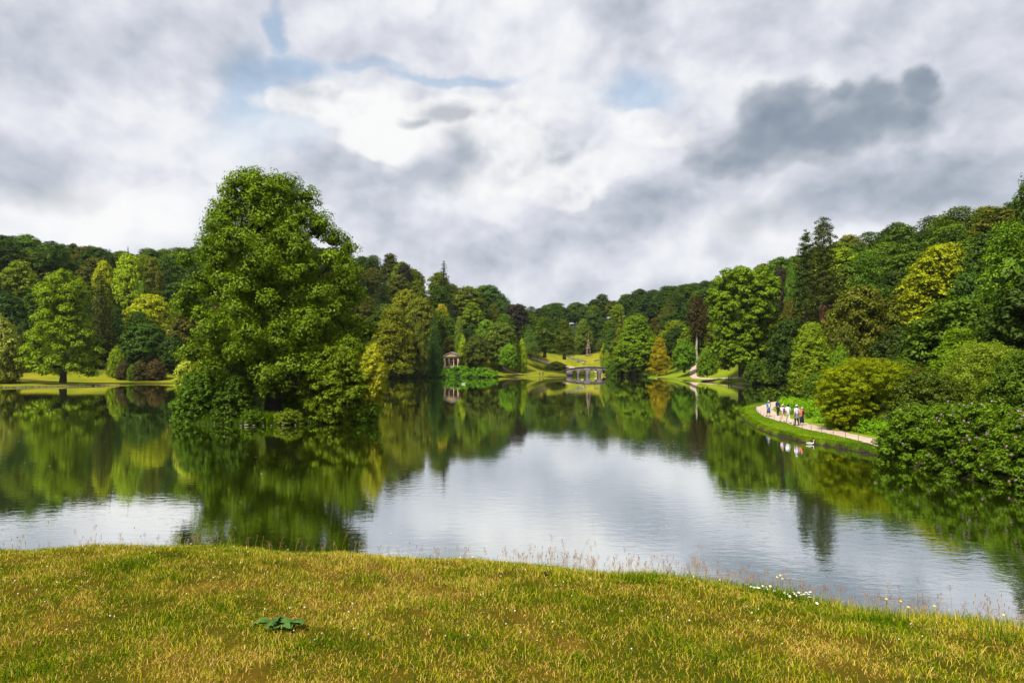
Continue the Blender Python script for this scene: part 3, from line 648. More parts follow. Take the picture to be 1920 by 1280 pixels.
# right hillside
place('con1', 'conifer', 'broad dark conifer skirt under the redwood', 'conifer', 1538, 500, 84, 152, (.028, .045, .016))
place('dome3', 'tree', 'large brownish olive dome right of the redwood', T, 1612, 523, 152, 128, (.062, .068, .016), rot=.3)
place('dome3', 'tree', 'small brown-green tree under the olive dome', T, 1585, 602, 60, 118, (.055, .065, .022))
place('lay1', 'tree', 'dark green rounded tree on the skyline above the olive dome', T, 1625, 470, 104, 165, (.04, .085, .012))
place('dome1', 'tree', 'deep green tree right of the brightest yellow-green tree', T, 1812, 500, 110, 118, (.028, .06, .022))
place('lay1', 'tree', 'feathery mid green tree high against the right edge', T, 1890, 415, 150, 104, (.065, .12, .012))
place('lay1', 'tree', 'feathery green tree lower down at the right edge', T, 1915, 520, 130, 92, (.075, .125, .012))
place('open1', 'tree', 'dark twig end of a tree poking in at the top of the right edge', T, 1940, 312, 90, 112, DARK)
place('dome1', 'tree', 'shadowy dark tree behind the light feathery conifer', T, 1480, 590, 100, 165, DEEP)
place('lay1', 'tree', 'reddish brown shaded tree behind the big bright green tree', T, 1482, 560, 60, 190, (.06, .05, .018))
place('dome2', 'tree', 'dark low tree filling the hollow under the olive dome', T, 1680, 610, 110, 105, (.022, .035, .014))
place('dome1', 'tree', 'very dark tree in the hollow under the yellow-green tree', T, 1745, 610, 130, 98, (.018, .034, .014))
place('lay2', 'tree', 'layered light green tree above the grey-green thicket', T, 1800, 612, 150, 78, (.095, .155, .012))
place('dome2', 'tree', 'green rounded tree under the feathery trees at the right edge', T, 1905, 600, 120, 78, (.05, .10, .02))
place('dome2', 'tree', 'mid green tree behind the golden maple', T, 1690, 668, 110, 72, (.05, .085, .012))
place('bush2', 'shrub', 'fresh green shrub between the feathery conifer and the golden maple', 'shrub', 1575, 655, 60, 86, (.07, .13, .012))
place('bush2', 'shrub', 'dark reddish shrub right of the golden maple', 'shrub', 1722, 694, 80, 60, (.045, .04, .014))
place('bush1', 'shrub', 'dark green shrub filling in behind the people on the path', 'shrub', 1530, 700, 60, 88, (.045, .08, .012))
# ------------------------------------------------------------------ big single trees with their own outline
def own(name, label, cat, px, Y, base, rows, n, rl, dens, leaf, color, squash=.85, trunk=.5, limbn=14, seed=1, barkm=M_BARK, parts=True, lean=0, tz=None, **kw):
    X = PX(px, Y); zb = PZ(base, Y); s = Y/1280.
    prof = sorted([((base-py)*s, (xl-px)*s, (xr-px)*s) for py, xl, xr in rows]); rng = np.random.default_rng(seed)
    lob = ring_lobes(rng, prof, n, rl, flat=kw.pop('flat', .8), squash=squash); g = Geo(); leafmass(g, rng, lob, dens, leaf, **kw)
    gt = Geo(); H = prof[-1][0]; limbs(gt, rng, H, trunk, lob, limbn, .78, lean=lean)
    t = thing(name, label, cat, (X, Y, zb)); link('crown', g.mesh(name+'_crown', M_FOL), t, color=color); link('trunk', gt.mesh(name+'_trunk', barkm, True), t)
    HAND.append((X, Y, (max(r[2] for r in prof)-min(r[1] for r in prof))/2)); return t, lob
own('tree', 'huge broad green tree towering over the small island', T, 512, 72.5, 783,
    [(738, 400, 640), (700, 358, 692), (650, 348, 700), (600, 343, 700), (560, 347, 690), (520, 352, 678), (480, 346, 672), (448, 352, 655), (420, 374, 622), (392, 392, 606), (364, 402, 596), (346, 424, 572), (325, 442, 526)],
    175, 1.42, 23, .25, (.070, .112, .006), trunk=.72, limbn=44, seed=21, puff=.30, flat=.9, updir=.35, spread=1.3)
own('tree', 'massive bright green billowing tree beside the far path', T, 1392, 200, 704,
    [(690, 1345, 1440), (660, 1335, 1442), (620, 1326, 1446), (580, 1326, 1460), (545, 1327, 1464), (522, 1333, 1462), (508, 1352, 1440), (502, 1375, 1420)],
    110, 2.2, 12, .46, (.088, .140, .008), seed=22, trunk=.8, squash=.8, puff=.3)
own('tree', 'golden green maple with flat tiered sprays overhanging the near path', T, 1622, 56.5, 826,
    [(818, 1556, 1600), (800, 1545, 1650), (775, 1530, 1662), (745, 1526, 1670), (722, 1526, 1700), (704, 1535, 1706), (688, 1562, 1700), (672, 1590, 1650)],
    250, .52, 175, .10, (.125, .152, .006), seed=23, trunk=.16, squash=.75, puff=.5, flat=.28, updir=1.6, spread=1.0, under=-.05, npuff=9, inner=False)
own('conifer', 'light green feathery conifer with pale bare stems behind the walkers', 'conifer', 1517, 93, 748,
    [(740, 1478, 1560), (715, 1476, 1566), (690, 1482, 1562), (660, 1484, 1556), (635, 1492, 1548), (618, 1500, 1540), (607, 1514, 1530)],
    90, .95, 55, .17, (.105, .15, .022), seed=24, trunk=.22, barkm=M_BARKP, flat=1.2, puff=.3)
own('tree', 'loose grey-green thicket tree behind the rhododendrons', T, 1830, 58, 790,
    [(780, 1775, 1920), (740, 1765, 1935), (700, 1772, 1925), (665, 1790, 1900), (645, 1815, 1870)], 80, .75, 70, .13, (.10, .14, .035), seed=25, trunk=.14, barkm=M_BARKP, inner=False, puff=.4, spread=1.3)
own('tree', 'dark green tangled tree behind the rhododendrons at the right edge', T, 1935, 52, 800,
    [(790, 1840, 2050), (730, 1850, 2050), (690, 1870, 2030), (660, 1900, 1990)], 60, 1.0, 50, .16, (.05, .085, .014), seed=26, trunk=.16)
own('shrub', 'dark shrubby tree between the maple and the grey-green thicket', 'shrub', 1735, 53, 812,
    [(800, 1670, 1810), (760, 1668, 1812), (725, 1680, 1800), (700, 1705, 1770)], 55, .8, 55, .15, (.04, .06, .010), seed=27, trunk=.1)
own('tree', 'tall bright green tree with visible forked trunk standing alone on the left grassy point', T, 118, 178, 715,
    [(700, 50, 186), (670, 44, 192), (640, 52, 180), (610, 60, 176), (585, 68, 156), (562, 64, 166), (545, 66, 168), (525, 82, 148), (512, 96, 138), (506, 106, 124)], 75, 1.9, 11, .4, BRIGHT, seed=71, trunk=.62, limbn=16, puff=.32, spread=1.15)
own('conifer', 'dark brown pine with long bare trunk rising behind the path', 'conifer', 1306, 262, 688, [(630, 1290, 1322), (600, 1286, 1326), (575, 1288, 1324), (556, 1298, 1314)], 26, 1.9, 9, .4, (.030, .020, .014), seed=72, trunk=.55, limbn=6, barkm=M_BARKP, inner=False)
own('conifer', 'tallest conifer on the right, an open topped redwood with red trunk', 'conifer', 1543, 150, 600,
    [(590, 1505, 1584), (560, 1508, 1582), (520, 1512, 1574), (490, 1518, 1570), (460, 1516, 1570), (435, 1521, 1567), (415, 1530, 1558), (406, 1538, 1550)], 96, 1.0, 17, .3, (.030, .040, .014), seed=73, trunk=.55, limbn=30, barkm=M_BARKR, inner=False, flat=.55, spread=1.3, puff=.4)
own('conifer', 'dark ragged conifer close to the left of the tallest redwood', 'conifer', 1512, 156, 600,
    [(590, 1480, 1545), (550, 1482, 1542), (510, 1488, 1536), (480, 1492, 1530), (455, 1498, 1524), (440, 1503, 1520), (430, 1508, 1516)], 70, 1.0, 14, .3, (.022, .040, .020), seed=75, trunk=.4, limbn=12, inner=True, flat=.5, spread=1.4, puff=.4)
own('tree', 'brightest yellow-green tree on the right hillside', T, 1742, 122, 640,
    [(625, 1700, 1790), (600, 1692, 1796), (560, 1684, 1800), (530, 1688, 1800), (500, 1706, 1806), (475, 1728, 1806), (456, 1762, 1798)], 80, 1.5, 13, .34, (.17, .19, .008), seed=74, trunk=.3, flat=.55, updir=.9)
# rhododendrons over the water on the right
def rhodo(px, Y, base, rows, seed, label, n=60, flowers=22, tone=(.056, .100, .009)):
    n = int(n*1.7); t, lob = own('rhododendron', label, 'shrub', px, Y, base, rows, n, .48, 105, .15, tone, squash=.95, trunk=.08, limbn=6, seed=seed, puff=.36, updir=.5, flat=.8, aspect=.42, tintvar=.3, spread=.85)
    rng = np.random.default_rng(seed+50); g = Geo()
    for i in range(flowers):
        L = lob[rng.integers(0, n)]; d = norm(rng.normal(size=3)); d[1] = -abs(d[1]); d[2] = abs(d[2])*.8; C = L[:3]+norm(d)*L[3:6]*1.18
        nn = 14; q = norm(rng.normal(size=(nn, 3))); V, F = leaf_quads(rng, C+q*.05, q, .07, .8); g.add(V, F)
    kind(link('blossom', g.mesh('blossom', M_PINK), t), 'stuff')
rhodo(1712, 41, 893, [(893, 1642, 1780), (860, 1640, 1790), (820, 1648, 1796), (785, 1665, 1790), (760, 1700, 1770)], 31, 'leftmost rhododendron bush beside the near path, leaning over the water', 60, 16, (.054, .10, .009))
rhodo(1835, 37, 914, [(912, 1745, 1915), (870, 1735, 1930), (820, 1740, 1935), (780, 1755, 1920), (757, 1780, 1880)], 32, 'tall middle rhododendron bush with scattered mauve flowers', 80, 150)
rhodo(1930, 33.5, 928, [(926, 1850, 2010), (880, 1838, 2020), (830, 1850, 2020), (795, 1880, 2000), (775, 1910, 1970)], 33, 'rhododendron bush cut off by the right edge with mauve flowers low down', 70, 100)
rhodo(2010, 40, 900, [(900, 1900, 2140), (830, 1900, 2140), (770, 1930, 2110), (745, 1980, 2060)], 34, 'rhododendron bush furthest back against the right edge', 50, 8)
# island shrubs
def isl(name, label, cat, px, Y, base, rows, n, rl, dens, leaf, color, seed, **kw):
    own(name, label, cat, px, Y, base, rows, n, rl, dens, leaf, color, seed=seed, trunk=kw.pop('trunk', .08), limbn=6, **kw)
isl('shrub', 'silvery willow bush at the left back of the island', 'shrub', 356, 74, 772, [(770, 335, 385), (720, 328, 390), (680, 332, 392), (648, 350, 382)], 30, .7, 60, .16, (.23, .27, .12), 41, flat=1.4)
isl('shrub', 'dark green dense shrub at the left tip of the island', 'shrub', 362, 69, 797, [(795, 318, 412), (770, 318, 415), (735, 330, 412), (700, 345, 405)], 60, .8, 55, .17, (.042, .085, .010), 42)
isl('shrub', 'dark rounded shrub left of the island trunk at the water', 'shrub', 432, 68, 797, [(795, 396, 470), (770, 395, 478), (735, 402, 475), (705, 415, 460)], 40, .75, 55, .17, (.038, .07, .010), 43)
isl('shrub', 'bright green spreading shrub on the right half of the island', 'shrub', 622, 68.5, 792, [(790, 580, 668), (765, 568, 690), (735, 558, 698), (700, 562, 700), (672, 566, 690), (650, 585, 672)], 90, .85, 50, .18, (.082, .120, .008), 44)
isl('shrub', 'yellow willow bush at the right end of the island', 'shrub', 706, 69.2, 786, [(776, 662, 706), (750, 655, 718), (715, 655, 730), (685, 662, 728), (668, 680, 722), (648, 694, 712)], 60, .5, 110, .15, (.27, .27, .07), 45, flat=1.9, aspect=.3)
isl('shrub', 'low trailing green shrub at the right corner of the island shore', 'shrub', 665, 69, 795, [(793, 645, 712), (775, 642, 718), (750, 655, 712)], 36, .5, 80, .14, (.06, .11, .010), 46)
isl('hedge', 'clipped fresh green hedge seen behind the island trunk', 'hedge', 556, 75, 768, [(766, 525, 590), (745, 524, 592), (732, 528, 588)], 30, .6, 110, .12, (.08, .17, .008), 47, flat=1)
isl('shrub', 'small flowering shrub at the water in the middle of the island', 'shrub', 542, 66.3, 795, [(794, 515, 570), (780, 515, 568), (770, 525, 560)], 20, .42, 130, .11, (.085, .12, .020), 48)
isl('shrub', 'low green shrub on the island shore left of the middle', 'shrub', 470, 66.5, 796, [(795, 448, 500), (782, 447, 500), (772, 455, 490)], 16, .4, 120, .12, (.05, .09, .010), 49)
# ------------------------------------------------------------------ trees massed on the hillsides, one object each
FILL = [packone('hill_tree', proto('dome', 61, nl=30, dens=7, leaf=.5, limbn=3)), packone('hill_tree', proto('dome', 62, nl=46, rl=1.8, dens=8, leaf=.45, limbn=3)),
        packone('hill_tree', proto('tall', 63, H=16, nl=40, rl=1.7, dens=8, leaf=.45, limbn=3)), packone('hill_tree', layered(64, 16, 6, 40, leaf=.45, dens=11)), packone('hill_conifer', conifer(65, 16, 4.6, 22, 7, leaf=.42, dens=16))]
TONES = [('mid green', (.055, .095, .012)), ('dark green', (.030, .058, .015)), ('olive green', (.075, .085, .014)), ('deep bluish green', (.024, .052, .020)), ('yellow-green', (.115, .15, .012)), ('brownish green', (.062, .066, .018))]
def fill_forest():
    rng = np.random.default_rng(77); pts = []
    cand = rng.uniform([-330, 60], [190, 620], (26000, 2)); ok = (np.abs(cand[:, 0]) < cand[:, 1]*.80+6)
    cand = cand[ok]; h = height(cand); d = sdist(LAKE, cand)
    x, y = cand.T
    keep = (d > 9) & (h > 2.5) & ~((x > 15) & (x < 46) & (y < 108)) & ~((np.hypot((x-8)/32, (y-312)/24) < 1)) & ~(np.hypot((x-36)/22, (y-350)/24) < 1) & ~(np.hypot((x-47)/13, (y-365)/26) < 1) & ~(np.hypot((x+108)/45, (y-202)/12) < 1) & ~(np.hypot((x-62)/13, (y-235)/42) < 1)
    keep &= ~((x > -34) & (x < -14) & (y < 291))
    cand = cand[keep]; h = h[keep]
    order = np.argsort(cand[:, 1]+rng.uniform(0, 25, len(cand)))
    hand = np.array(HAND); sel = []; horizon = {}
    for i in order:
        p = cand[i]; Y = p[1]; sp = 9.0 if Y < 180 else (11.0 if Y < 340 else 14.5)
        if any((p[0]-q[0])**2+(p[1]-q[1])**2 < sp*sp for q in sel): continue
        if np.any(np.hypot(hand[:, 0]-p[0], hand[:, 1]-p[1]) < hand[:, 2]*.75+3.2): continue
        # a tree whose whole crown stands behind nearer crowns shows nothing and is left out
        H = rng.uniform(12.5, 18.5) if Y > 120 else rng.uniform(10, 14); top = (h[i]+H-6)/Y; b0 = int((p[0]/Y-.022)*60+100); b1 = int((p[0]/Y+.022)*60+100)
        lim = min(horizon.get(b, -1) for b in range(b0, b1+1))
        if top < lim+.006: continue
        for b in range(b0, b1+1): horizon[b] = max(horizon.get(b, -1), top-.008)
        sel.append((p[0], p[1], h[i], H))
    for (x, y, z, H) in sel:
        px = 960+x/y*1280
        if px < 330: reg, w = 'in the wood behind the left shore', [4, 4, 2, 2, 2, 2]
        elif px < 955: reg, w = 'on the steep hillside above the temple', [5, 2, 5, 1.5, 1.3, 2]
        elif px < 1330: reg, w = 'in the distant wood beyond the bridge', [2, 5, .7, 5, .7, 1]
        else: reg, w = 'on the wooded hillside at the right', [5, 5, 1.5, 2, 1, 1.2]
        w = np.array(w); ti = rng.choice(6, p=w/w.sum()); tn, tc = TONES[ti]; fi = rng.choice(5, p=[.30, .26, .12, .22, .10]) if ti in (1, 3) else rng.choice(4, p=[.32, .28, .15, .25])
        knd = 'conifer' if fi == 4 else 'tree'; rr = H*rng.uniform(.42, .58)/6*(1.0 if fi != 2 else .8)
        c = np.array(tc)*rng.uniform(.6, 1.15)*np.array([rng.uniform(.88, 1.15), 1, rng.uniform(.8, 1.3)])
        o = link(knd, FILL[fi], None, (x, y, z-.6), (0, 0, rng.uniform(0, 6.28)), tuple(c), (rr, rr, (H+.6)/16.5))
        e = (z+H-6)/y; hz = [(z2+H2-6)/y2 for (x2, y2, z2, H2) in sel if abs(x2/y2-x/y) < .05]; fr = sum(v > e for v in hz)/max(len(hz), 1)
        pos = 'at the skyline' if fr < .2 else ('high up' if fr < .45 else ('halfway up' if fr < .75 else 'low down'))
        for lim, wh in ((165, 'in the left wood by the photo edge'), (330, 'in the left wood beside the island tree'), (700, 'in the wood right of the island tree'), (955, 'on the hillside above the temple'), (1105, 'in the far wood left of the cross'),
                        (1330, 'in the far wood right of the cross'), (1600, 'on the right hill around the redwood'), (1780, 'on the right hill beyond the maple'), (9999, 'on the right hill by the photo edge')):
            if px < lim: break
        tag(o, '%s %s %s %s' % (tn, 'conifer' if fi == 4 else ('tiered tree' if fi == 3 else 'rounded tree' if fi < 2 else 'upright tree'), pos, wh), knd, 'trees '+reg)
    print('FILL', len(sel))
fill_forest()
# ---- objects
# ------------------------------------------------------------------ arched stone bridge
def bridge():
    Y = 322.; s = Y/1280.; t = thing('stone_bridge', 'old grey stone footbridge with five arches crossing the far end of the lake', 'bridge', (PX(1107, Y), Y, 0))
    z2x = lambda z: (1040+z/10.667-1107)*s
    arches = [(345, 445, 2.3), (490, 615, 2.5), (685, 860, 2.8), (915, 1045, 2.5), (1100, 1190, 2.25)]
    A = [(z2x(a), z2x(b), h) for a, b, h in arches]; x0, x1 = z2x(228), z2x(1240)
    rng = np.random.default_rng(3); xs = np.unique(np.round(np.concatenate([np.arange(x0, x1, .22), [v for a in A for v in a[:2]], [v+e for a in A for v, e in ((a[0], -.01), (a[1], .01))]]), 3))
    def bot(x):
        for a, b, h in A:
            if a <= x <= b:
                u = (x-(a+b)/2)/((b-a)/2); return .3+(h-.3)*math.sqrt(max(1-u*u, 0))**.9
        return -.6
    def deck(x): return 2.85+1.2*(1-(x/11.5)**2) if abs(x) < 11.5 else 2.85
    def wall(xs, lo, hi, ya, yb):
        n = len(xs); V = []
        for x, a, b in zip(xs, lo, hi): V += [(x, ya, a), (x, ya, b), (x, yb, b), (x, yb, a)]
        F = [[i*4+j, i*4+(j+1) % 4, (i+1)*4+(j+1) % 4, (i+1)*4+j] for i in range(n-1) for j in range(4)]+[[0, 1, 2, 3], [n*4-4, n*4-3, n*4-2, n*4-1]]
        return V, F
    lo = [bot(x) for x in xs]; hi = [deck(x) for x in xs]
    g = Geo().add(*wall(xs, lo, hi, -1.5, 1.5)); link('arched_body', g.mesh('arched_body', M_STONE), t)
    for y in (-1.5, 1.5):
        hp = [deck(x)+.26+rng.uniform(-.1, .12) for x in xs]; g = Geo().add(*wall(xs, [deck(x)-.12 for x in xs], hp, y-.24, y+.24)); link('parapet', g.mesh('parapet', M_STONE), t)
    for a, b in zip(A[:-1], A[1:]):
        xm = (a[1]+b[0])/2; w = max((b[0]-a[1])/2, .45)
        V = [(xm-w, -1.45, -.5), (xm, -2.3, -.5), (xm+w, -1.45, -.5), (xm-w, -1.45, 1.5), (xm, -2.2, 1.3), (xm+w, -1.45, 1.5), (xm, -1.5, 2.1)]
        g = Geo().add(V, [(0, 1, 4, 3), (1, 2, 5, 4)]).add(V, [(3, 4, 6), (4, 5, 6)]); link('pier', g.mesh('pier', M_STONE), t)
    for a, b, h in A:
        # rough ring of arch stones, slightly proud of the face
        for sgn in (-1, 1):
            g = Geo(); n = max(7, int((b-a)*2.6)); c = (a+b)/2; r = (b-a)/2
            for i in range(n):
                t0, t1 = PI*(i+.06)/n, PI*(i+.94)/n; ro = rng.uniform(.30, .46)
                def pt(th, e): return (c-(r+e)*math.cos(th), .3+(h-.3+e)*math.sin(th)**.9)
                q = [pt(t0, 0), pt(t1, 0), pt(t1, ro), pt(t0, ro)]; V = [(x, sgn*1.49, z) for x, z in q]+[(x, sgn*1.60, z) for x, z in q]
                g.add(V, [(0, 1, 2, 3), (4, 5, 6, 7), (0, 1, 5, 4), (1, 2, 6, 5), (2, 3, 7, 6), (3, 0, 4, 7)])
            link('arch_ring', g.mesh('arch_ring', M_STONE), t)
bridge()
# ------------------------------------------------------------------ little temple
def temple():
    Y = 284.; X = PX(846, Y); t = thing('garden_temple', 'small classical temple of ochre stone with columns and pediment above the hedge', 'temple', (X, Y, 4.7), R(-12))
    W2 = 3.05; D = 7.0; g = Geo()
    # cella walls with door and window openings in the front (recessed 1.9 m behind the columns)
    yf = 1.9
    for x0, x1, z0, z1 in [(-2.9, -2.15, .0, 3.3), (-2.15, -1.05, 2.0, 3.3), (-1.05, -.52, 0, 3.3), (-.52, .52, 1.95, 3.3), (.52, 1.05, 0, 3.3), (1.05, 2.15, 2.0, 3.3), (2.15, 2.9, 0, 3.3)]: g.add(*box(x0, x1, yf, yf+.3, z0, z1))
    for sx in (-1, 1): g.add(*box(*sorted((sx*2.9, sx*3.2)), .0, D, 0, 3.3))
    g.add(*box(-2.9, 2.9, D-.3, D, 0, 3.3)); link('wall', g.mesh('wall', M_OCHRE), t)
    link('plinth', Geo().add(*box(-3.45, 3.45, -.4, D+.2, -1.6, 0)).mesh('plinth', M_PALE), t)
    e = link('entablature', Geo().add(*box(-3.35, 3.35, -.12, D+.08, 3.3, 3.95)).add(*box(-3.6, 3.6, -.35, D+.2, 3.95, 4.12)).mesh('entablature', M_PALE), t)
    link('tympanum', Geo().add([(-3.2, -.02, 4.12), (3.2, -.02, 4.12), (0, -.02, 5.45), (-3.2, .3, 4.12), (3.2, .3, 4.12), (0, .3, 5.45)], [(0, 1, 2), (3, 5, 4)]).mesh('pediment', M_OCHRE), t)
    for s_ in (-1, 1):
        V = [(0, -.38, 5.62), (s_*3.72, -.38, 4.12), (s_*3.72, D+.3, 4.12), (0, D+.3, 5.62), (0, -.38, 5.80), (s_*3.82, -.38, 4.28), (s_*3.82, D+.3, 4.28), (0, D+.3, 5.80)]
        link('roof', Geo().add(V, [(0, 1, 2, 3), (4, 5, 6, 7), (0, 1, 5, 4), (1, 2, 6, 5), (2, 3, 7, 6)]).mesh('roof', M_LEAD), t)
    for x in (-2.75, -.98, .98, 2.75):
        V, F = lathe([(.30, 0), (.30, .12), (.24, .18), (.235, 1.4), (.19, 2.95), (.19, 3.05), (.29, 3.18), (.29, 3.32)], 12, x, .28); link('column', Geo().add(V, F).mesh('column', M_PALE, True), t)
    f = link('door_frame', Geo().add(*box(-.66, -.50, yf-.08, yf+.05, 0, 2.05)).add(*box(.50, .66, yf-.08, yf+.05, 0, 2.05)).add(*box(-.78, .78, yf-.12, yf+.05, 2.05, 2.28)).mesh('door_frame', M_WHITE), t)
    link('door', Geo().add(*box(-.52, .52, yf+.18, yf+.24, 0, 1.95)).mesh('door', M_BLACK), t)
    for x in (-1.6, 1.6): link('window', Geo().add(*box(x-.55, x+.55, yf+.16, yf+.22, .3, 2.0)).mesh('window', colm('dark_glass', (.03, .025, .045), .2)), t)
temple()
# ------------------------------------------------------------------ medieval cross
def cross():
    Y = 366.; X = PX(1103, Y); z = gz(X, Y); H = PZ(625, Y)-z; t = thing('stone_market_cross', 'tall slender carved stone cross with stepped tiers and spire on the far lawn', 'monument', (X, Y, z), R(20)); g = Geo()
    def sq(w0, w1, z0, z1):
        V = [(sx*w0, sy*w0, z0) for sx, sy in ((-1, -1), (1, -1), (1, 1), (-1, 1))]+[(sx*w1, sy*w1, z1) for sx, sy in ((-1, -1), (1, -1), (1, 1), (-1, 1))]
        return V, [(0, 1, 5, 4), (1, 2, 6, 5), (2, 3, 7, 6), (3, 0, 4, 7), (4, 5, 6, 7), (0, 3, 2, 1)]
    for i in range(3): link('step', Geo().add(*sq(1.5-.28*i, 1.5-.28*i, i*.3, i*.3+.3)).mesh('step', M_CROSS), t)
    b = .9; u = (H-b)
    link('lower_tier', Geo().add(*sq(.42, .40, b, b+u*.26)).mesh('lower_tier', colm('niche', (.10, .06, .05))), t)
    for sx in (-1, 1):
        for sy in (-1, 1):
            V, F = tube([(sx*.72, sy*.72, b), (sx*.68, sy*.68, b+u*.30), (sx*.66, sy*.66, b+u*.36)], [.15, .13, .02], 5); link('corner_pier', Geo().add(V, F).mesh('corner_pier', M_CROSS), t)
            V, F = tube([(sx*.5, sy*.5, b+u*.3), (sx*.45, sy*.45, b+u*.54), (sx*.44, sy*.44, b+u*.6)], [.10, .09, .02], 5); link('upper_pinnacle', Geo().add(V, F).mesh('upper_pinnacle', M_CROSS), t)
    link('canopy', Geo().add(*sq(.86, .74, b+u*.26, b+u*.31)).mesh('canopy', M_CROSS), t)
    link('middle_tier', Geo().add(*sq(.5, .42, b+u*.31, b+u*.52)).add(*sq(.58, .46, b+u*.50, b+u*.54)).mesh('middle_tier', M_CROSS), t)
    link('spire', Geo().add(*sq(.36, .26, b+u*.54, b+u*.70)).add(*sq(.26, .05, b+u*.70, b+u*.97)).add(*sq(.16, .12, b+u*.955, b+u)).mesh('spire', M_CROSS), t)
    # low curved walls round its mound
    for a0, a1, lb in ((-2.9, -1.75, 'low curved dry stone wall left of the cross mound'), (-1.45, -.35, 'low curved dry stone wall right of the cross mound')):
        aa = np.linspace(a0, a1, 22); g = Geo(); rng = np.random.default_rng(4)
        P = [(X+13*math.cos(a), Y-4+9*math.sin(a)) for a in aa]
        hh = height(P)
        for i in range(len(P)-1):
            (xa, ya), (xb, yb) = P[i], P[i+1]; za = hh[i]; top = za+rng.uniform(.6, .8); dx, dy = yb-ya, -(xb-xa); L = math.hypot(dx, dy); dx, dy = dx/L*.25, dy/L*.25
            V = [(xa-dx, ya-dy, za-.5), (xb-dx, yb-dy, za-.5), (xb+dx, yb+dy, za-.5), (xa+dx, ya+dy, za-.5), (xa-dx, ya-dy, top), (xb-dx, yb-dy, top), (xb+dx, yb+dy, top), (xa+dx, ya+dy, top)]
            g.add(V, [(0, 1, 5, 4), (1, 2, 6, 5), (2, 3, 7, 6), (3, 0, 4, 7), (4, 5, 6, 7)])
        tag(link('dry_stone_wall', g.mesh('dry_stone_wall', M_STONE)), lb, 'wall')
cross()
# stone stub building glimpsed behind the island trunk: the far shore boathouse wall
def boathouse():
    Y = 246.; X = PX(545, Y); t = thing('stone_boathouse', 'low grey stone building glimpsed through the gap beside the island trunk', 'building', (X, Y, 0)); 
    link('wall', Geo().add(*box(-6, 6, 0, 5, -.5, 1.9)).mesh('wall', colm('grey_wall', (.16, .13, .13))), t)
    V = [(-6.3, -.3, 1.9), (6.3, -.3, 1.9), (6.3, 2.5, 3.2), (-6.3, 2.5, 3.2), (-6.3, 5.3, 1.9), (6.3, 5.3, 1.9)]
    link('roof', Geo().add(V, [(0, 1, 2, 3), (3, 2, 5, 4)]).mesh('roof', colm('slate', (.10, .09, .10))), t)
boathouse()
# ------------------------------------------------------------------ people
def body_mesh(stride=1.0, arm=0.0):
    V = []; Rd = []; E = []
    def v(x, y, z, rx, ry=None, p=None):
        V.append((x, y, z)); Rd.append((rx, ry or rx))
        if p is not None: E.append((p, len(V)-1))
        return len(V)-1
    pel = v(0, 0, .95, .13, .10); sp = v(0, -.01, 1.12, .125, .095, pel); ch = v(0, 0, 1.33, .145, .105, sp); up = v(0, 0, 1.43, .09, .075, ch); nk = v(0, .0, 1.50, .055, None, up)
    hd = v(0, .015, 1.575, .07, .075, nk); h2 = v(0, .01, 1.65, .085, .09, hd); v(0, 0, 1.72, .055, .06, h2)
    for s in (-1, 1):
        f = stride*(1 if s < 0 else -1)
        hp = v(s*.095, 0, .88, .095, None, pel); kn = v(s*.10, .05*f+.03, .49, .062, None, hp); an = v(s*.10, .20*f-.02, .10, .042, None, kn); v(s*.105, .20*f+.13, .035, .035, None, an)
        sh = v(s*.185, 0, 1.41, .06, None, ch); el = v(s*(.245+arm), -.05*f-.03, 1.14, .043, None, sh); wr = v(s*(.25+arm), -.14*f+.06, .91, .030, None, el); v(s*(.25+arm), -.15*f+.08, .84, .034, .02, wr)
    me = bpy.data.meshes.new('person_body'); me.from_pydata(V, E, []); me.update(); return me, Rd
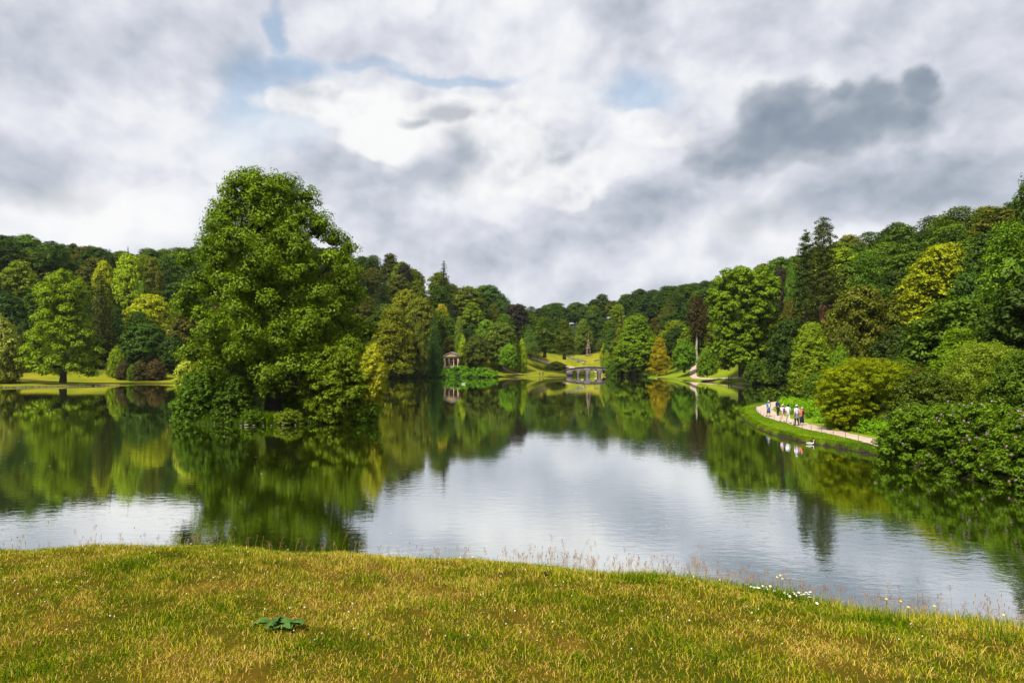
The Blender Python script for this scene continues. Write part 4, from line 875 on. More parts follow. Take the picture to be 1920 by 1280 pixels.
def person(label, X, Y, H, rot, sp, group='people walking on the lakeside path', z=None):
    z = gz(X, Y)+.03 if z is None else z; s = H/1.75
    st = sp.get('stride', 1.0); me, Rd = body_mesh(st, sp.get('arm', 0)); t = thing('person', label, 'person', (X, Y, z), rot, group, (s, s, s))
    o = link('body', me, t); me.materials.append(M_SKIN); sk = o.modifiers.new('skin', 'SKIN'); 
    for i, r in enumerate(Rd): me.skin_vertices[0].data[i].radius = r
    me.skin_vertices[0].data[0].use_root = True; o.modifiers.new('sub', 'SUBSURF').levels = 1; o.modifiers['sub'].render_levels = 2; sk.use_smooth_shade = True
    # hands with separate fingers, face
    g = Geo()
    for sd_ in (-1, 1):
        f = st*(1 if sd_ < 0 else -1); hx, hy, hz = sd_*(.25+sp.get('arm', 0)), -.15*f+.08, .83
        for k_, (dy, L) in enumerate([(-.028, .062), (-.010, .075), (.009, .080), (.027, .070)]):
            V, F = tube([(hx, hy+dy, hz), (hx-sd_*.004, hy+dy*1.1, hz-L*.5), (hx-sd_*.018, hy+dy*1.1, hz-L)], [.0095, .0085, .006], 5); g.add(V, F)
        V, F = tube([(hx, hy+.03, hz+.03), (hx-sd_*.01, hy+.055, hz), (hx-sd_*.018, hy+.058, hz-.03)], [.011, .010, .007], 5); g.add(V, F)
    V, F = tube([(0, .085, 1.625), (0, .118, 1.595), (0, .095, 1.585)], [.008, .014, .008], 5); g.add(V, F)
    for sd_ in (-1, 1): V, F = tube([(sd_*.085, 0, 1.63), (sd_*.097, -.005, 1.605), (sd_*.083, .005, 1.58)], [.012, .014, .01], 5); g.add(V, F)
    link('hands_and_face', g.mesh('hands_and_face', M_SKIN, True), t)
    g = Geo()
    for sd_ in (-1, 1): V, F = tube([(sd_*.032, .082, 1.64), (sd_*.032, .093, 1.64)], [.011, .008], 6); g.add(V, F)
    link('eyes', g.mesh('eyes', M_BLACK), t)
    # hair
    hc = sp['hair']; V, F = lathe([(.055, 1.53), (.088, 1.56), (.099, 1.62), (.100, 1.67), (.085, 1.715), (.05, 1.745), (.001, 1.752)], 12, 0, -.018, 1.0); link('hair', Geo().add(V, F).mesh('hair', colm('hair_%s' % sp['hn'], hc), True), t)
    tc = colm('top_'+sp['tn'], sp['top'])
    V, F = lathe([(.150, sp.get('hem', .90)), (.155, 1.0), (.148, 1.12), (.165, 1.28), (.172, 1.37), (.13, 1.46), (.07, 1.50), (.058, 1.51)], 16, 0, 0, .76); g = Geo().add(V, F)
    for sd_ in (-1, 1):
        f = st*(1 if sd_ < 0 else -1); a = sp.get('arm', 0); P = [(sd_*.13, 0, 1.435), (sd_*.195, 0, 1.40), (sd_*.225, -.03*f-.015, 1.26), (sd_*(.245+a*.9), -.045*f-.03, 1.15)]; rr = [.06, .074, .066, .064]
        if sp.get('long'): P += [(sd_*(.25+a), -.12*f+.04, .95)]; rr += [.045]
        V, F = tube(P, rr, 9); g.add(V, F)
    link('top', g.mesh('top', tc, True), t)
    bc = colm('bottom_'+sp['bn'], sp['bottom'])
    if sp['kind'] == 'skirt':
        V, F = lathe([(.125, 1.02), (.15, .92), (.19, .72), (.225, sp.get('len', .50)), (.22, sp.get('len', .50))], 18, 0, 0, .8); link('skirt', Geo().add(V, F).mesh('skirt', bc, True), t)
    else:
        V, F = lathe([(.10, .80), (.148, .86), (.150, .95), (.142, 1.02)], 14, 0, 0, .80); g = Geo().add(V, F); low = sp.get('leg', .08)
        for sd_ in (-1, 1):
            f = st*(1 if sd_ < 0 else -1); P = np.array([(sd_*.085, 0, .93), (sd_*.095, 0, .82), (sd_*.10, .05*f+.03, .49), (sd_*.10, .20*f-.02, .09)]); 
            q = [P[0], P[1], P[2]] if low > .4 else [P[0], P[1], P[2], P[3]]; V, F = tube(q, [.10, .105, .078, .062][:len(q)], 10); g.add(V, F)
        link('trousers', g.mesh('trousers', bc, True), t)
    for sd_ in (-1, 1):
        f = st*(1 if sd_ < 0 else -1); V, F = tube([(sd_*.10, .20*f-.08, .05), (sd_*.10, .20*f-.02, .055), (sd_*.105, .20*f+.10, .04), (sd_*.105, .20*f+.17, .03)], [.038, .052, .045, .03], 8); link('shoe', Geo().add(V, F).mesh('shoe', colm('shoe_'+sp.get('sn', 'dark'), sp.get('shoe', (.03, .025, .02))), True), t)
    if 'hat' in sp:
        V, F = lathe([(.150 if sp.get('brim', 1) else .108, 1.675), (.105, 1.685), (.103, 1.70), (.095, 1.76), (.06, 1.79), (.001, 1.795)], 14, 0, 0); link('hat', Geo().add(V, F).mesh('hat', colm('hat_'+sp['hatn'], sp['hat']), True), t)
    if 'pack' in sp:
        V, F = lathe([(.04, .98), (.125, 1.0), (.135, 1.15), (.12, 1.32), (.09, 1.40), (.02, 1.42)], 10, 0, -.185, .55); link('backpack', Geo().add(V, F).mesh('backpack', colm('pack_'+sp['packn'], sp['pack']), True), t)
        g = Geo()
        for sd_ in (-1, 1): V, F = tube([(sd_*.09, -.15, 1.38), (sd_*.10, -.06, 1.475), (sd_*.10, .08, 1.44), (sd_*.11, .13, 1.25), (sd_*.12, -.08, 1.02)], .018, 5); g.add(V, F)
        link('strap', g.mesh('strap', colm('pack_'+sp['packn'], sp['pack'])), t)
    if 'waist' in sp:
        V, F = lathe([(.160, 1.04), (.168, .95), (.185, .78), (.20, .62)], 16, 0, -.02, .82); link('jacket_round_waist', Geo().add(V, F).mesh('jacket_round_waist', colm('waist_'+sp['wn'], sp['waist']), True), t)
    return t
def pp(px, py): Y = 1280*5.48/(py-680); return PX(px, Y), Y
X, Y = pp(1441, 779.5); person('woman in blue top and long blue skirt with pale backpack walking ahead on the path', X, Y, 1.62, .15, dict(hair=(.20, .17, .13), hn='ash', top=(.03, .16, .42), tn='blue', bottom=(.03, .09, .26), bn='blue', kind='skirt', len=.42, pack=(.5, .44, .40), packn='beige', hat=(.42, .40, .33), hatn='grey', brim=0))
X, Y = pp(1458.5, 778.2); person('person in dark navy clothes at the path edge facing sideways by the plants', X, Y, 1.70, -1.2, dict(hair=(.10, .04, .03), hn='auburn', top=(.02, .025, .06), tn='navy', bottom=(.012, .012, .02), bn='black', kind='trousers', long=1, stride=.3))
X, Y = pp(1467.5, 789.5); person('woman in white top with purple backpack and pale straw hat', X, Y, 1.60, .35, dict(hair=(.12, .05, .03), hn='brown', top=(.72, .72, .72), tn='white', bottom=(.62, .48, .38), bn='beige', kind='trousers', pack=(.26, .03, .30), packn='purple', hat=(.80, .52, .32), hatn='straw', brim=0))
X, Y = pp(1477.5, 792); person('dark haired man in white shirt and pale cream trousers', X, Y, 1.74, .3, dict(hair=(.012, .012, .02), hn='black', top=(.70, .74, .80), tn='pale', hem=.82, bottom=(.60, .55, .46), bn='cream', kind='trousers', shoe=(.3, .18, .14), sn='tan', stride=1.25))
X, Y = pp(1494, 795.5); person('man in lilac shirt and cap with grey checked jacket tied round his waist', X, Y, 1.80, .3, dict(hair=(.05, .05, .06), hn='dark', top=(.58, .55, .74), tn='lilac', bottom=(.02, .025, .05), bn='darkblue', kind='trousers', hat=(.62, .62, .62), hatn='pale', brim=0, waist=(.17, .16, .19), wn='grey', stride=.6, arm=.04))
X, Y = pp(1503.5, 795.5); person('grey haired woman in orange top and long navy dress with sling bag', X, Y, 1.62, .3, dict(hair=(.45, .43, .42), hn='grey', top=(.75, .18, .05), tn='orange', bottom=(.012, .014, .05), bn='navy', kind='skirt', len=.28, pack=(.015, .015, .05), packn='navy', shoe=(.6, .55, .55), sn='white', stride=.5, long=0))
for px, py, Y, h, tp, tn, bt, bn, kd, rt, lb in [
    (1371, 702, 209, 1.7, (.03, .08, .40), 'royal', (.02, .02, .04), 'ink', 'trousers', 1.2, 'distant person in royal blue top under the big bright tree'),
    (1366.5, 703, 209, 1.7, (.06, .03, .05), 'plum', (.02, .02, .03), 'coal', 'trousers', 1.2, 'distant person in dark clothes beside the blue topped one'),
    (1012, 688, 299, 1.75, (.10, .12, .30), 'slate', (.03, .03, .06), 'coal', 'trousers', .5, 'left of two small figures strolling on the far lawn'),
    (1018, 689, 298, 1.75, (.15, .03, .05), 'maroon', (.04, .02, .04), 'coal', 'trousers', .5, 'right of two small figures strolling on the far lawn'),
    (1082.5, 675, 352, 1.75, (.04, .12, .40), 'bluecoat', (.03, .05, .15), 'denim', 'trousers', 2, 'person in blue clothes on the track below the stone cross'),
    (1085, 675, 352, 1.7, (.10, .14, .32), 'greyblue', (.03, .05, .15), 'denim', 'trousers', 2, 'person in grey-blue top at the elbow of the blue clothed walker'),
    (1093.5, 674, 350, 1.7, (.75, .75, .75), 'white', (.06, .04, .12), 'coal', 'trousers', 2, 'person in white top standing left below the stone cross'),
    (1095.5, 674, 350, 1.6, (.30, .10, .22), 'rose', (.06, .04, .12), 'coal', 'trousers', 2, 'person in rose top at the right side of the white topped one')]:
    person(lb, PX(px, Y), Y, h, rt, dict(hair=(.06, .04, .03), hn='brown', top=tp, tn=tn, bottom=bt, bn=bn, kind=kd, long=1, stride=.6), group='distant visitors')
# ------------------------------------------------------------------ birds
def bird(label, X, Y, L, rot, neck, cat='bird'):
    s = L; t = thing('water_bird', label, cat, (X, Y, 0), rot, None, (s, s, s)); g = Geo(); 
    P = [(-.5, 0, .18), (-.36, 0, .13), (-.1, 0, .10), (.15, 0, .11), (.36, 0, .15), (.42, 0, .18)]; V, F = tube(P, [.01, .09, .17, .18, .10, .03], 10); V[:, 2] = V[:, 2]*.85+.02; g.add(V, F)
    P = [(.36, 0, .15), (.46, 0, .28), (.42, 0, .28+neck*.5), (.44, 0, .28+neck), (.50, 0, .30+neck)]; V, F = tube(P, [.08, .05, .04, .05, .045], 8); g.add(V, F); link('body', g.mesh('body', M_WHITE, True), t)
    V, F = tube([(.53, 0, .30+neck), (.60, 0, .285+neck), (.66, 0, .27+neck)], [.03, .022, .004], 6); link('beak', Geo().add(V, F).mesh('beak', colm('beak', (.6, .25, .05))), t)
    for sd_ in (-1, 1):
        V, F = tube([(.25, sd_*.12, .17), (0, sd_*.17, .19), (-.3, sd_*.10, .20), (-.5, sd_*.03, .22)], [.03, .085, .06, .01], 8); V[:, 1] = sd_*(.12+(np.abs(V[:, 1])-.12)*.6); link('wing', Geo().add(V, F).mesh('wing', colm('wing_grey', (.55, .56, .58)), True), t)
bird('white water bird with raised neck floating close under the near bank', PX(1519, 50.2), 50.2, .58, .05, .25)
bird('small white water bird near the bank further along', PX(1438, 59), 59, .3, 1.2, .1)
bird('tiny pale duck on the open water before the temple', PX(869, 192), 192, 1.1, 0, .1)
# ------------------------------------------------------------------ low wire fence beside the near path
def fence():
    c = np.array(NP[3:14], float); t_ = np.concatenate([[0], np.cumsum(np.hypot(*np.diff(c, axis=0).T))]); tt = np.arange(1, t_[-1], 2.0); C = np.stack([np.interp(tt, t_, c[:, i]) for i in (0, 1)], 1)
    T = norm(np.gradient(C, axis=0)); P = C+np.stack([T[:, 1], -T[:, 0]], 1)*1.12; h = height(P); t = thing('wire_fence', 'low wire fence on thin posts along the lake side of the near path', 'fence', (*P[0], h[0]))
    o = np.array([*P[0], h[0]]); V, F = tube([(0, 0, -.1), (0, 0, .42), (0, 0, .5)], [.016, .016, .010], 6); pm = Geo().add(V, F).mesh('post', M_METAL)
    for p, z in zip(P, h): link('post', pm, t, (p[0]-o[0], p[1]-o[1], z-o[2]))
    for zz in (.24, .46):
        V, F = tube([(p[0]-o[0], p[1]-o[1], z-o[2]+zz) for p, z in zip(P, h)], .005, 4); link('wire', Geo().add(V, F).mesh('wire', M_METAL), t)
fence()
# ------------------------------------------------------------------ rocks
def rock_mesh(seed):
    rng = np.random.default_rng(seed); V, F = lathe([(.02, -.35), (.4, -.2), (.5, .05), (.36, .28), (.02, .36)], 8); V = V*(1+rng.uniform(-.2, .2, (len(V), 1)))+rng.normal(0, .03, V.shape); return Geo().add(V, F).mesh('rock', M_ROCK)
RM = [rock_mesh(i) for i in range(3)]
for i, (px, py, w, lb) in enumerate([(462, 798, 10, 'largest pale rock at the island waterline'), (476, 798.5, 7, 'smaller pink-grey rock beside the largest island rock'), (452, 799, 5, 'small rock left of the largest island rock'), (494, 798, 4, 'small dark rock under the island reeds'),
        (509, 798.5, 5, 'flat rock at the island waterline below the reeds'), (530, 798, 6, 'rounded rock at the foot of the flowering island shrub'), (554, 797, 5, 'small rock right of the flowering island shrub')]):
    Y = 7680/(py-680); Y = min(Y, 65.3); w_ = w*Y/1280*.95; tag(link('rock', RM[i % 3], None, (PX(px, Y), Y, .07), (0, 0, i*1.3), None, (w_, w_*.8, w_*.6)), lb, 'rock', 'rocks at the island waterline')
rng = np.random.default_rng(9); g = Geo(); rv, rf = lathe([(.02, -.35), (.4, -.2), (.5, .05), (.36, .28), (.02, .36)], 6)
for i in range(300):
    u = rng.random(); a, b = (np.array((-103.3, 179.6)), np.array((-110, 174.3))) if u < .12 else (np.array((-110, 174.3)), np.array((-126, 161.4))) if u < .7 else (np.array((-126, 161.4)), np.array((-150, 157)))
    p = a+(b-a)*rng.random(); s_ = rng.uniform(.2, .5); g.add(rv*s_*[1.5, 1, .6]+[p[0], p[1]+rng.uniform(-.3, .3), .05], rf)
kind(link('shore_stones', g.mesh('shore_stones', M_ROCK)), 'stuff')
# ------------------------------------------------------------------ herbs and hedging as ground cover
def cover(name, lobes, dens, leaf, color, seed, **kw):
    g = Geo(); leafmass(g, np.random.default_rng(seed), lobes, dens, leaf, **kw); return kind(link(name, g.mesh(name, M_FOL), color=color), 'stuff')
rng = np.random.default_rng(12); L = []
for i in range(60):
    Y = rng.uniform(52, 92); xc = np.interp(Y, [p[1] for p in NP[::-1]], [p[0] for p in NP[::-1]]); X = xc+1.7+abs(rng.normal(0, 1))*2.2; r_ = rng.uniform(.5, .85); L.append([X, Y, gz(X, Y)+.25, r_, r_, rng.uniform(.6, 1.1)])
cover('tall_herbs', L, 75, .13, (.10, .20, .012), 13, inner=True, puff=.35)
L = []
for i in range(70):
    Y = rng.uniform(274.5, 280); X = rng.uniform(PX(806, 276), PX(930, 276)); top = np.interp(X, [PX(806, 276), PX(850, 276), PX(900, 276), PX(930, 276)], [3.6, 5.0, 4.6, 3.2]); zz = rng.uniform(.3, top-.8); L.append([X, 274.6+zz*.9+rng.uniform(0, 1), zz, 1.5, 1.2, 1.0])
cover('waterside_hedging', L, 14, .34, (.06, .15, .008), 14, puff=.35)
L = []
for i in range(30): px = rng.uniform(1060, 1160); Y = 338+rng.uniform(0, 5); L.append([PX(px, Y), Y, rng.uniform(.4, 1.8), 1.3, 1.2, .9])
cover('bankside_growth', L, 14, .34, (.09, .16, .010), 15, puff=.35)
# dark shaded undergrowth along the wooded shores, close to the water
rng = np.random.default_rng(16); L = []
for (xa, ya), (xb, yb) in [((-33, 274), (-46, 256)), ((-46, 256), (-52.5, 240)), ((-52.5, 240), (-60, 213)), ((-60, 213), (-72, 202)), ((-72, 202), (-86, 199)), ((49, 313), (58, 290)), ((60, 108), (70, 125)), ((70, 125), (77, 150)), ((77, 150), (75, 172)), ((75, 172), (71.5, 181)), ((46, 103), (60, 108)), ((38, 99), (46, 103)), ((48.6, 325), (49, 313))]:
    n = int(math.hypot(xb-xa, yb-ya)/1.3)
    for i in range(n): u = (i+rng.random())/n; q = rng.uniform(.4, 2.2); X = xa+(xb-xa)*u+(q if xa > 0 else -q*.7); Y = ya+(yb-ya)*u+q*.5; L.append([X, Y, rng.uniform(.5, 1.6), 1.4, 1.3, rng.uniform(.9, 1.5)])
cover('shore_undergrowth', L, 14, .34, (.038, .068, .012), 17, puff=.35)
# understorey filling the shade under the hillside trees
def understorey():
    rng = np.random.default_rng(18); c = rng.uniform([-260, 95], [150, 420], (9000, 2)); c = c[np.abs(c[:, 0]) < c[:, 1]*.8]; h = height(c); d = sdist(LAKE, c); x, y = c.T
    k_ = (d > 5) & (h > 2.2) & ~(np.hypot((x-8)/31, (y-312)/24) < 1) & ~(np.hypot((x-36)/25, (y-350)/26) < 1) & ~(np.hypot((x-47)/14, (y-365)/28) < 1) & ~(np.hypot((x+108)/46, (y-202)/13) < 1) & ~(np.hypot((x-62)/13, (y-235)/42) < 1) & ~((x > -34) & (x < -14) & (y < 293))
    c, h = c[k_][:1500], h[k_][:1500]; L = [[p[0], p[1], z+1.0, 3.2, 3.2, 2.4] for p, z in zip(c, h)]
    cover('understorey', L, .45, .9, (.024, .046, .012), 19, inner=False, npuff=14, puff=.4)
understorey()
# ------------------------------------------------------------------ grasses
def blades(P, Z, h, w, lean, tint, rng, seg=2):
    n = len(P); th = rng.uniform(0, 2*PI, n); d = np.stack([np.cos(th), np.sin(th)], 1); ph = rng.uniform(0, 2*PI, n); s_ = np.stack([np.cos(ph), np.sin(ph)], 1)*(w/2)[:, None]
    b = np.column_stack([P, Z]); ln = (lean*h)[:, None]
    m = b+np.column_stack([d*ln*.35, h*.60]); tp = b+np.column_stack([d*ln, h*np.sqrt(np.maximum(1-np.minimum(lean, .95)**2*.6, .2))]); s3 = np.column_stack([s_, np.zeros(n)])
    V = np.stack([b-s3, b+s3, m+s3*.75, m-s3*.75, tp], 1).reshape(-1, 3); i = np.arange(n)[:, None]*5
    return V, i+np.array([[0, 1, 2, 3]]), i+np.array([[3, 2, 4]]), np.repeat(tint, 5)
def sn(x, y, f, s): return (np.sin(x*f+s+1.7*np.sin(y*f*.7+s*2))+np.sin(y*f*1.3+2*s+1.5*np.sin(x*f*.9-s))+np.sin((x+y)*f*.8+3*s))/3
def lawn_grass():
    rng = np.random.default_rng(30); g = Geo()
    n = 460000; y = 2.7+(7.0-2.7)*rng.random(n)**.85; x = rng.uniform(-1, 1, n)*(.80*y+.5); ok = y < crest(x)+1.0; x, y = x[ok], y[ok]
    n2 = 50000; x2 = rng.uniform(-11, 12, n2); y2 = rng.uniform(-2, 13, n2); ok = ((np.abs(x2) > .8*y2+.5) | (y2 > crest(x2)+1.0) | (y2 < 2.7)); x = np.concatenate([x, x2[ok]]); y = np.concatenate([y, y2[ok]])
    cl = sn(x, y, 6.5, 1.)*.5+sn(x, y, 17, 2.)*.5; gap = sn(x, y, 11, 4.); keep = rng.random(len(x)) < .72+.6*gap; x, y, cl = x[keep], y[keep], cl[keep]; n = len(x)
    h = rng.uniform(.014, .040, n)*(1+.75*cl); tall = rng.random(n) < .015; h = np.where(tall, h*1.9, h); w = rng.uniform(.0018, .0038, n); lean = rng.uniform(.2, 1.25, n)
    tint = np.clip(.5-cl*.22+rng.normal(0, .34, n), -.3, 1.4)
    V, q, t, ti = blades(np.column_stack([x, y]), bank(x, y)-.004, h, w, lean, tint, rng); g.add(V, q, 0, ti); g.f.append(t+0); g.m.append(np.zeros(len(t), int)); 
    kind(link('lawn_grass', g.mesh('lawn_grass', M_BLADE)), 'stuff')
    # rank darker tufts
    g = Geo(); C = [(1640, 1163, .10), (1190, 1093, .08), (1215, 1085, .06), (850, 1195, .06), (230, 1068, .08), (235, 1127, .05), (40, 1265, .08), (1655, 1160, .08), (700, 1085, .07), (820, 1140, .06), (1540, 1150, .05), (210, 1240, .07), (600, 1215, .06), (1270, 1215, .05), (1880, 1190, .1), (1350, 1240, .08), (1100, 1180, .05), (460, 1120, .06), (1700, 1190, .06), (1450, 1105, .09), (1480, 1112, .09)]
    for px, py, hh in C:
        Y = 1280*1.53/(py-680); X = PX(px, Y); m = 170; P = np.column_stack([X+rng.normal(0, .09, m)+.03*rng.choice([-1, 0, 1.5], m), Y+rng.normal(0, .07, m)])
        V, q, t, ti = blades(P, bank(P[:, 0], P[:, 1])-.004, rng.uniform(.4, 1, m)*hh*1.2, np.full(m, .004), rng.uniform(.1, .9, m), rng.uniform(-.5, .5, m), rng); g.f.append(t+g.n); g.m.append(np.zeros(m, int)); g.add(V, q, 0, ti)
    kind(link('rank_grass_tufts', g.mesh('rank_grass_tufts', M_BLADE)), 'stuff')
    # longer grass along the crest and flowering stems
    g = Geo(); m = 16000; x = rng.uniform(-6, 5.5, m); y = crest(x)+rng.normal(.12, .22, m); dn = .35+.65*sm(x, -.5, 1.5)
    k_ = rng.random(m) < dn; x, y = x[k_], y[k_]; m = len(x); V, q, t, ti = blades(np.column_stack([x, y]), bank(x, y)-.005, rng.uniform(.03, .085, m)*(.7+.5*sm(x, 0, 2)), np.full(m, .0035), rng.uniform(.1, .7, m), rng.normal(.4, .3, m), rng)
    g.add(V, q, 0, ti); g.f.append(t); g.m.append(np.zeros(len(t), int)); kind(link('edge_grass', g.mesh('edge_grass', M_BLADE)), 'stuff')
    g = Geo(); m = 620
    for i in range(m):
        u = rng.random(); x = rng.uniform(-4.6, .3) if u < .22 else rng.uniform(.0, 3.8); cy_ = float(crest(x)); y = cy_+rng.uniform(-.05, .5); z = float(bank(x, y)); h = rng.uniform(.06, .17)*(1.0 if x > .3 else .8)*(1.7 if rng.random() < .10 else 1); d = rng.normal(0, .16, 2)*h
        P = [(x, y, z-.01), (x+d[0]*.4, y+d[1]*.4, z+h*.6), (x+d[0], y+d[1], z+h)]; V, F = tube(P, [.0009, .0008, .0006], 3); g.add(V, F, 0, rng.uniform(.4, 1.4))
        if rng.random() < .35:
            V, F = tube([(P[2][0], P[2][1], P[2][2]-.004), (P[2][0]+d[0]*.05, P[2][1], P[2][2]+.008), (P[2][0]+d[0]*.1, P[2][1], P[2][2]+.02)], [.001, .0032, .001], 5); g.add(V, F, 1)
        else:
            for k_ in range(9):
                b = np.array(P[2])+[0, 0, -.04+.045*k_/9]; e = b+np.append(rng.normal(0, .011, 2), .012); V, F = tube([b, e], [.0006, .0011], 3); g.add(V, F, 1)
    kind(link('flowering_grass', g.mesh('flowering_grass', [M_BLADE, M_SEED])), 'stuff')
    g = Geo(); m = 150; y = rng.uniform(3.6, 5.9, m); x = rng.uniform(-1, .8, m)*.78*y; ok = y < crest(x); rv, rf = lathe([(.001, -.004), (.005, 0), (.005, .004), (.001, .007)], 6)
    for a, b in zip(x[ok], y[ok]): g.add(rv*rng.uniform(.6, 1.1)+[a, b, float(bank(a, b))+.04], rf)
    kind(link('clover_flowers', g.mesh('clover_flowers', M_CREAM)), 'stuff')
lawn_grass()
def specks():
    rng = np.random.default_rng(90); n = 170; y = rng.uniform(24, 160, n); x = rng.uniform(-.75, .6, n)*y; P = np.column_stack([x, y]); ok = (sdist(LAKE, P) < -1) & (sdist(ISL, P) > 1); g = Geo()
    for a, b in P[ok]:
        r = rng.uniform(.012, .032)*(1+b/150); th = rng.uniform(0, 3, 5)[:1]+np.linspace(0, 2*PI, 5, endpoint=False); g.add(np.column_stack([a+r*1.4*np.cos(th), b+r*np.sin(th), np.full(5, .006)]), [(0, 1, 2, 3, 4)])
    kind(link('floating_leaves', g.mesh('floating_leaves', M_CREAM)), 'stuff')
specks()
def fringe(name, pts, n, h, w, seed, width=.8, off=.3, amt=0.):
    rng = np.random.default_rng(seed); pts = np.array(pts, float); t_ = np.concatenate([[0], np.cumsum(np.hypot(*np.diff(pts, axis=0).T))]); u = rng.uniform(0, t_[-1], n); C = np.stack([np.interp(u, t_, pts[:, i]) for i in (0, 1)], 1); e = .05
    C2 = np.stack([np.interp(np.minimum(u+e, t_[-1]), t_, pts[:, i]) for i in (0, 1)], 1); T = norm(C2-C+1e-9); N = np.stack([T[:, 1], -T[:, 0]], 1); P = C+N*(off+rng.uniform(-.5, .5, n)*width)[:, None]
    Z = height(P)-.03; hh = h*rng.uniform(.4, 1, n); g = Geo(); V, q, t, ti = blades(P, Z, hh, w*rng.uniform(.6, 1.2, n), rng.uniform(.1, .9, n), rng.normal(.5+amt, .3, n), rng); g.add(V, q, 0, ti); g.f.append(t); g.m.append(np.zeros(len(t), int))
    kind(link(name, g.mesh(name, M_FRINGE)), 'stuff')
fringe('lakeside_turf_edge', LAKE[12:23], 15000, .16, .03, 40, .5, .35, -.3)
fringe('point_edge_grass', LAKE[55:60], 12000, .9, .10, 41, 2.2, 1.1, -.05)
fringe('island_edge_grass', np.vstack([ISL, ISL[:1]]), 9000, .55, .03, 42, 1.4, -.8, -.4)
def near_lawn():
    rng = np.random.default_rng(44); n = 110000; y = 41+(98-41)*rng.random(n)**1.25; xc = np.interp(y, [p[1] for p in NP[::-1]], [p[0] for p in NP[::-1]]); x = xc-1.0-rng.random(n)*7; P = np.column_stack([x, y]); d = sdist(LAKE[8:28], P) if 0 else sdist(LAKE, P)
    ok = d > .3; P = P[ok]; n = len(P); g = Geo(); V, q, t, ti = blades(P, height(P)-.015, rng.uniform(.03, .085, n), rng.uniform(.015, .03, n), rng.uniform(.2, 1, n), rng.normal(.15, .25, n), rng); g.add(V, q, 0, ti); g.f.append(t); g.m.append(np.zeros(n, int))
    kind(link('near_path_lawn', g.mesh('near_path_lawn', M_FRINGE)), 'stuff')
near_lawn()
def reeds(name, px, py, Y, w, h, n, seed, label):
    rng = np.random.default_rng(seed); X = PX(px, Y); P = np.column_stack([X+rng.uniform(-w, w, n), Y+rng.normal(0, .35, n)]); g = Geo(); V, q, t, ti = blades(P, np.full(n, .2), h*rng.uniform(.5, 1, n), np.full(n, .04), rng.uniform(.1, .8, n), rng.normal(0, .3, n), rng)
    g.add(V, q, 0, ti); g.f.append(t); g.m.append(np.zeros(n, int)); tag(link(name, g.mesh(name, M_FRINGE)), label, 'plant')
reeds('reed_clump', 500, 790, 67.2, 1.0, 1.25, 900, 50, 'clump of upright reeds below the island trunk')
reeds('fern_clump', 598, 775, 69.2, 1.2, 1.2, 900, 51, 'fern clump right of the island trunk')
# ------------------------------------------------------------------ dock plants in the foreground turf
def dock(label, px, py, r, n, seed):
    Y = 1280*1.53/(py-680); X = PX(px, Y); t = thing('dock_plant', label, 'plant', (X, Y, float(bank(X, Y)))); rng = np.random.default_rng(seed)
    for i in range(n):
        th = i*2.4+rng.uniform(-.3, .3); L = r*rng.uniform(.65, 1.1); W = L*rng.uniform(.20, .32); up = rng.uniform(.1, .7); us = np.linspace(0, 1, 8); V = []
        d = np.array([math.cos(th), math.sin(th)*.8]); bx_, by_ = rng.uniform(-.10, .10)*r/.155, rng.uniform(-.04, .04)*r/.155; p_ = np.array([-d[1], d[0]]); tw = rng.uniform(-.5, .5)
        for u in us:
            wd = W*(math.sin(PI*min(u*1.02, 1))**.7)*(1.15-.4*u) if u > .14 else .004; c = np.array([bx_+d[0]*L*u, by_+d[1]*L*u, .015+L*(up*u-up*1.15*u*u+.18)*min(1, u*4)]); wv = .1*W*math.sin(u*19+i)
            V += [c+np.array([*(p_*wd), W*.28+wv+tw*wd]), c, c-np.array([*(p_*wd), -W*.28+wv+tw*wd])]
        F = [[a*3+b, a*3+b+1, a*3+b+4, a*3+b+3] for a in range(7) for b in (0, 1)]
        link('leaf', Geo().add(V, F, 0, rng.uniform(.2, .8)).mesh('leaf', M_DOCK, True), t)
M_DOCK = simple('dock_leaf', (.045, .105, .012), .5, .4, 20, .3, .25)
dock('broad leaved dock plant with shiny leaves in the foreground turf', 528, 1182, .10, 24, 1)
dock('tiny broad leaved seedling near the bank edge', 1026, 1081, .045, 5, 2)
# ------------------------------------------------------------------ daisies and hawkbits
def flower_proto(name, cat, label, group, petal_m, cen_m, rad, npet):
    t = tag(link(name, None), label, cat, group); g = Geo()
    for i in range(npet):
        a = i*2*PI/npet; d = np.array([math.cos(a), math.sin(a), 0]); p_ = np.array([-d[1], d[0], 0])*rad*.26; V = [d*rad*.2, d*rad*.7+p_, d*rad+[0, 0, -rad*.08], d*rad*.7-p_]; g.add(V, [(0, 1, 2, 3)])
    P = link('petals', g.mesh('petals', petal_m), t); V, F = lathe([(rad*.30, 0), (rad*.26, rad*.12), (.0001, rad*.2)], 8); c = link('flower_centre', Geo().add(V, F).mesh('flower_centre', cen_m, True), t)
    V, F = tube([(0, 0, -1), (.01, 0, -.5), (0, 0, 0)], 1, 4); V[:, :2] = V[:, :2]*.0011; s_ = link('stem', Geo().add(V, F).mesh('stem', colm('stem_green', (.06, .11, .02))), t); return t, (P, c, s_)
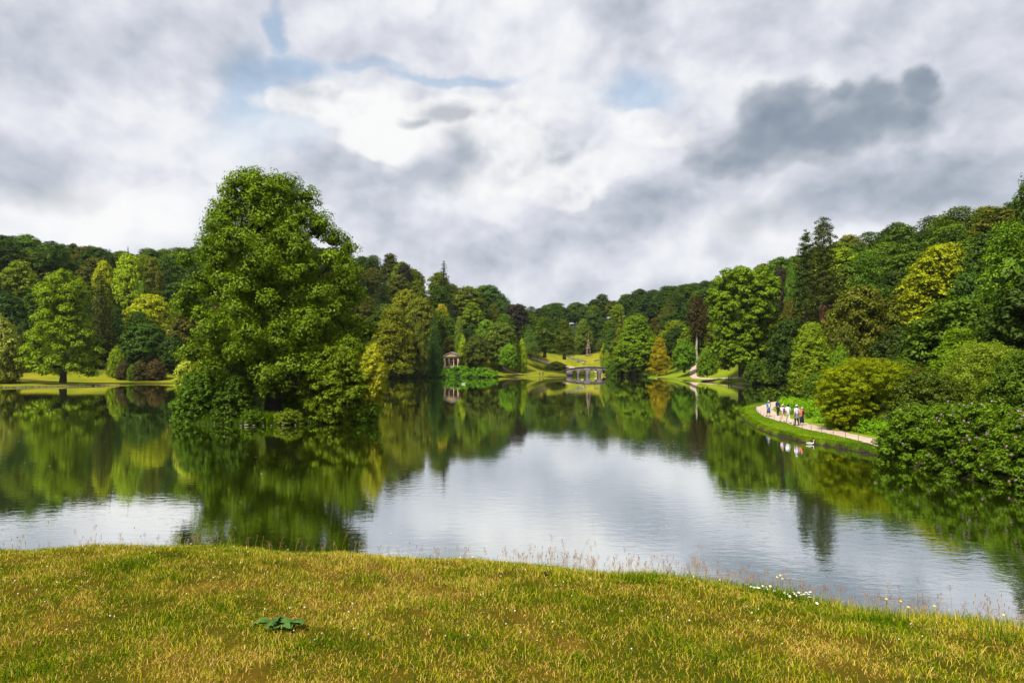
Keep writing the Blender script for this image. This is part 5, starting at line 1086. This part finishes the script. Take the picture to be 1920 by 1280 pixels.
def plant_flower(pr, first, x, y, head, label=None, tilt=(0, 0)):
    t, ch = pr
    if not first:
        t2 = t.copy(); COL.objects.link(t2)
        ch2 = []
        for c in ch: c2 = c.copy(); COL.objects.link(c2); c2.parent = t2; ch2.append(c2)
        t, ch = t2, ch2
    z = float(bank(x, y)); t.location = (x, y, z); hh = max(head-z, .03)
    for c in ch[:2]: c.location = (0, 0, hh); c.rotation_euler = (tilt[0], tilt[1], 0)
    ch[2].location = (0, 0, hh); ch[2].scale = (1, 1, hh)
    if label: t['label'] = label
rng = np.random.default_rng(60)
D = flower_proto('daisy', 'flower', 'white daisy in the loose clump at the bank edge on the right', 'white daisies at the bank edge', M_PETAL, M_YEL, .0105, 12)
spots = [(1408, 1101), (1424, 1107), (1431, 1098), (1437, 1100), (1441, 1107), (1435, 1113), (1420, 1105), (1423, 1109), (1470, 1110), (1473, 1115), (1476, 1119), (1486, 1109), (1490, 1112), (1494, 1116), (1498, 1110), (1502, 1114), (1507, 1113), (1512, 1110), (1516, 1113), (1518, 1118), (1452, 1118), (1481, 1131), (1532, 1130), (1414, 1116), (1519, 1109), (1444, 1098)]
for i, (px, py) in enumerate(spots):
    x0 = PX(px, 4.75); Yc = float(crest(x0)); Y = Yc-.05-.010*(py-1096)*.8; plant_flower(D, i == 0, PX(px, Y), Y, PZ(py, Y), None, (rng.uniform(-.1, .6), rng.uniform(-.3, .3)))
Hk = flower_proto('hawkbit', 'flower', '', 'yellow hawkbits along the bank edge', M_YEL, M_YEL, .008, 12)
hl = ['leftmost yellow hawkbit on the middle of the bank edge', 'second yellow hawkbit on the middle of the bank edge', 'yellow hawkbit left of the daisies, lower one', 'yellow hawkbit nearest the daisies on their left', 'leftmost of three tall yellow hawkbits above the daisies', 'middle and tallest of three yellow hawkbits above the daisies', 'rightmost of three yellow hawkbits above the daisies', 'first yellow hawkbit well right of the daisies', 'second yellow hawkbit well right of the daisies', 'low yellow hawkbit third right of the daisies', 'fourth yellow hawkbit right of the daisies, on the far side of the edge', 'last yellow hawkbit near the right edge of the photograph']
for i, (px, py) in enumerate([(863, 1044), (886, 1043), (1349, 1086), (1363, 1088), (1457, 1081), (1463, 1078), (1467, 1084), (1662, 1122), (1689, 1126), (1703, 1137), (1752, 1135), (1882, 1152)]):
    Y = float(crest(PX(px, 4.8)))+.1; plant_flower(Hk, i == 0, PX(px, Y), Y, PZ(py, Y), hl[i], (.5, 0))
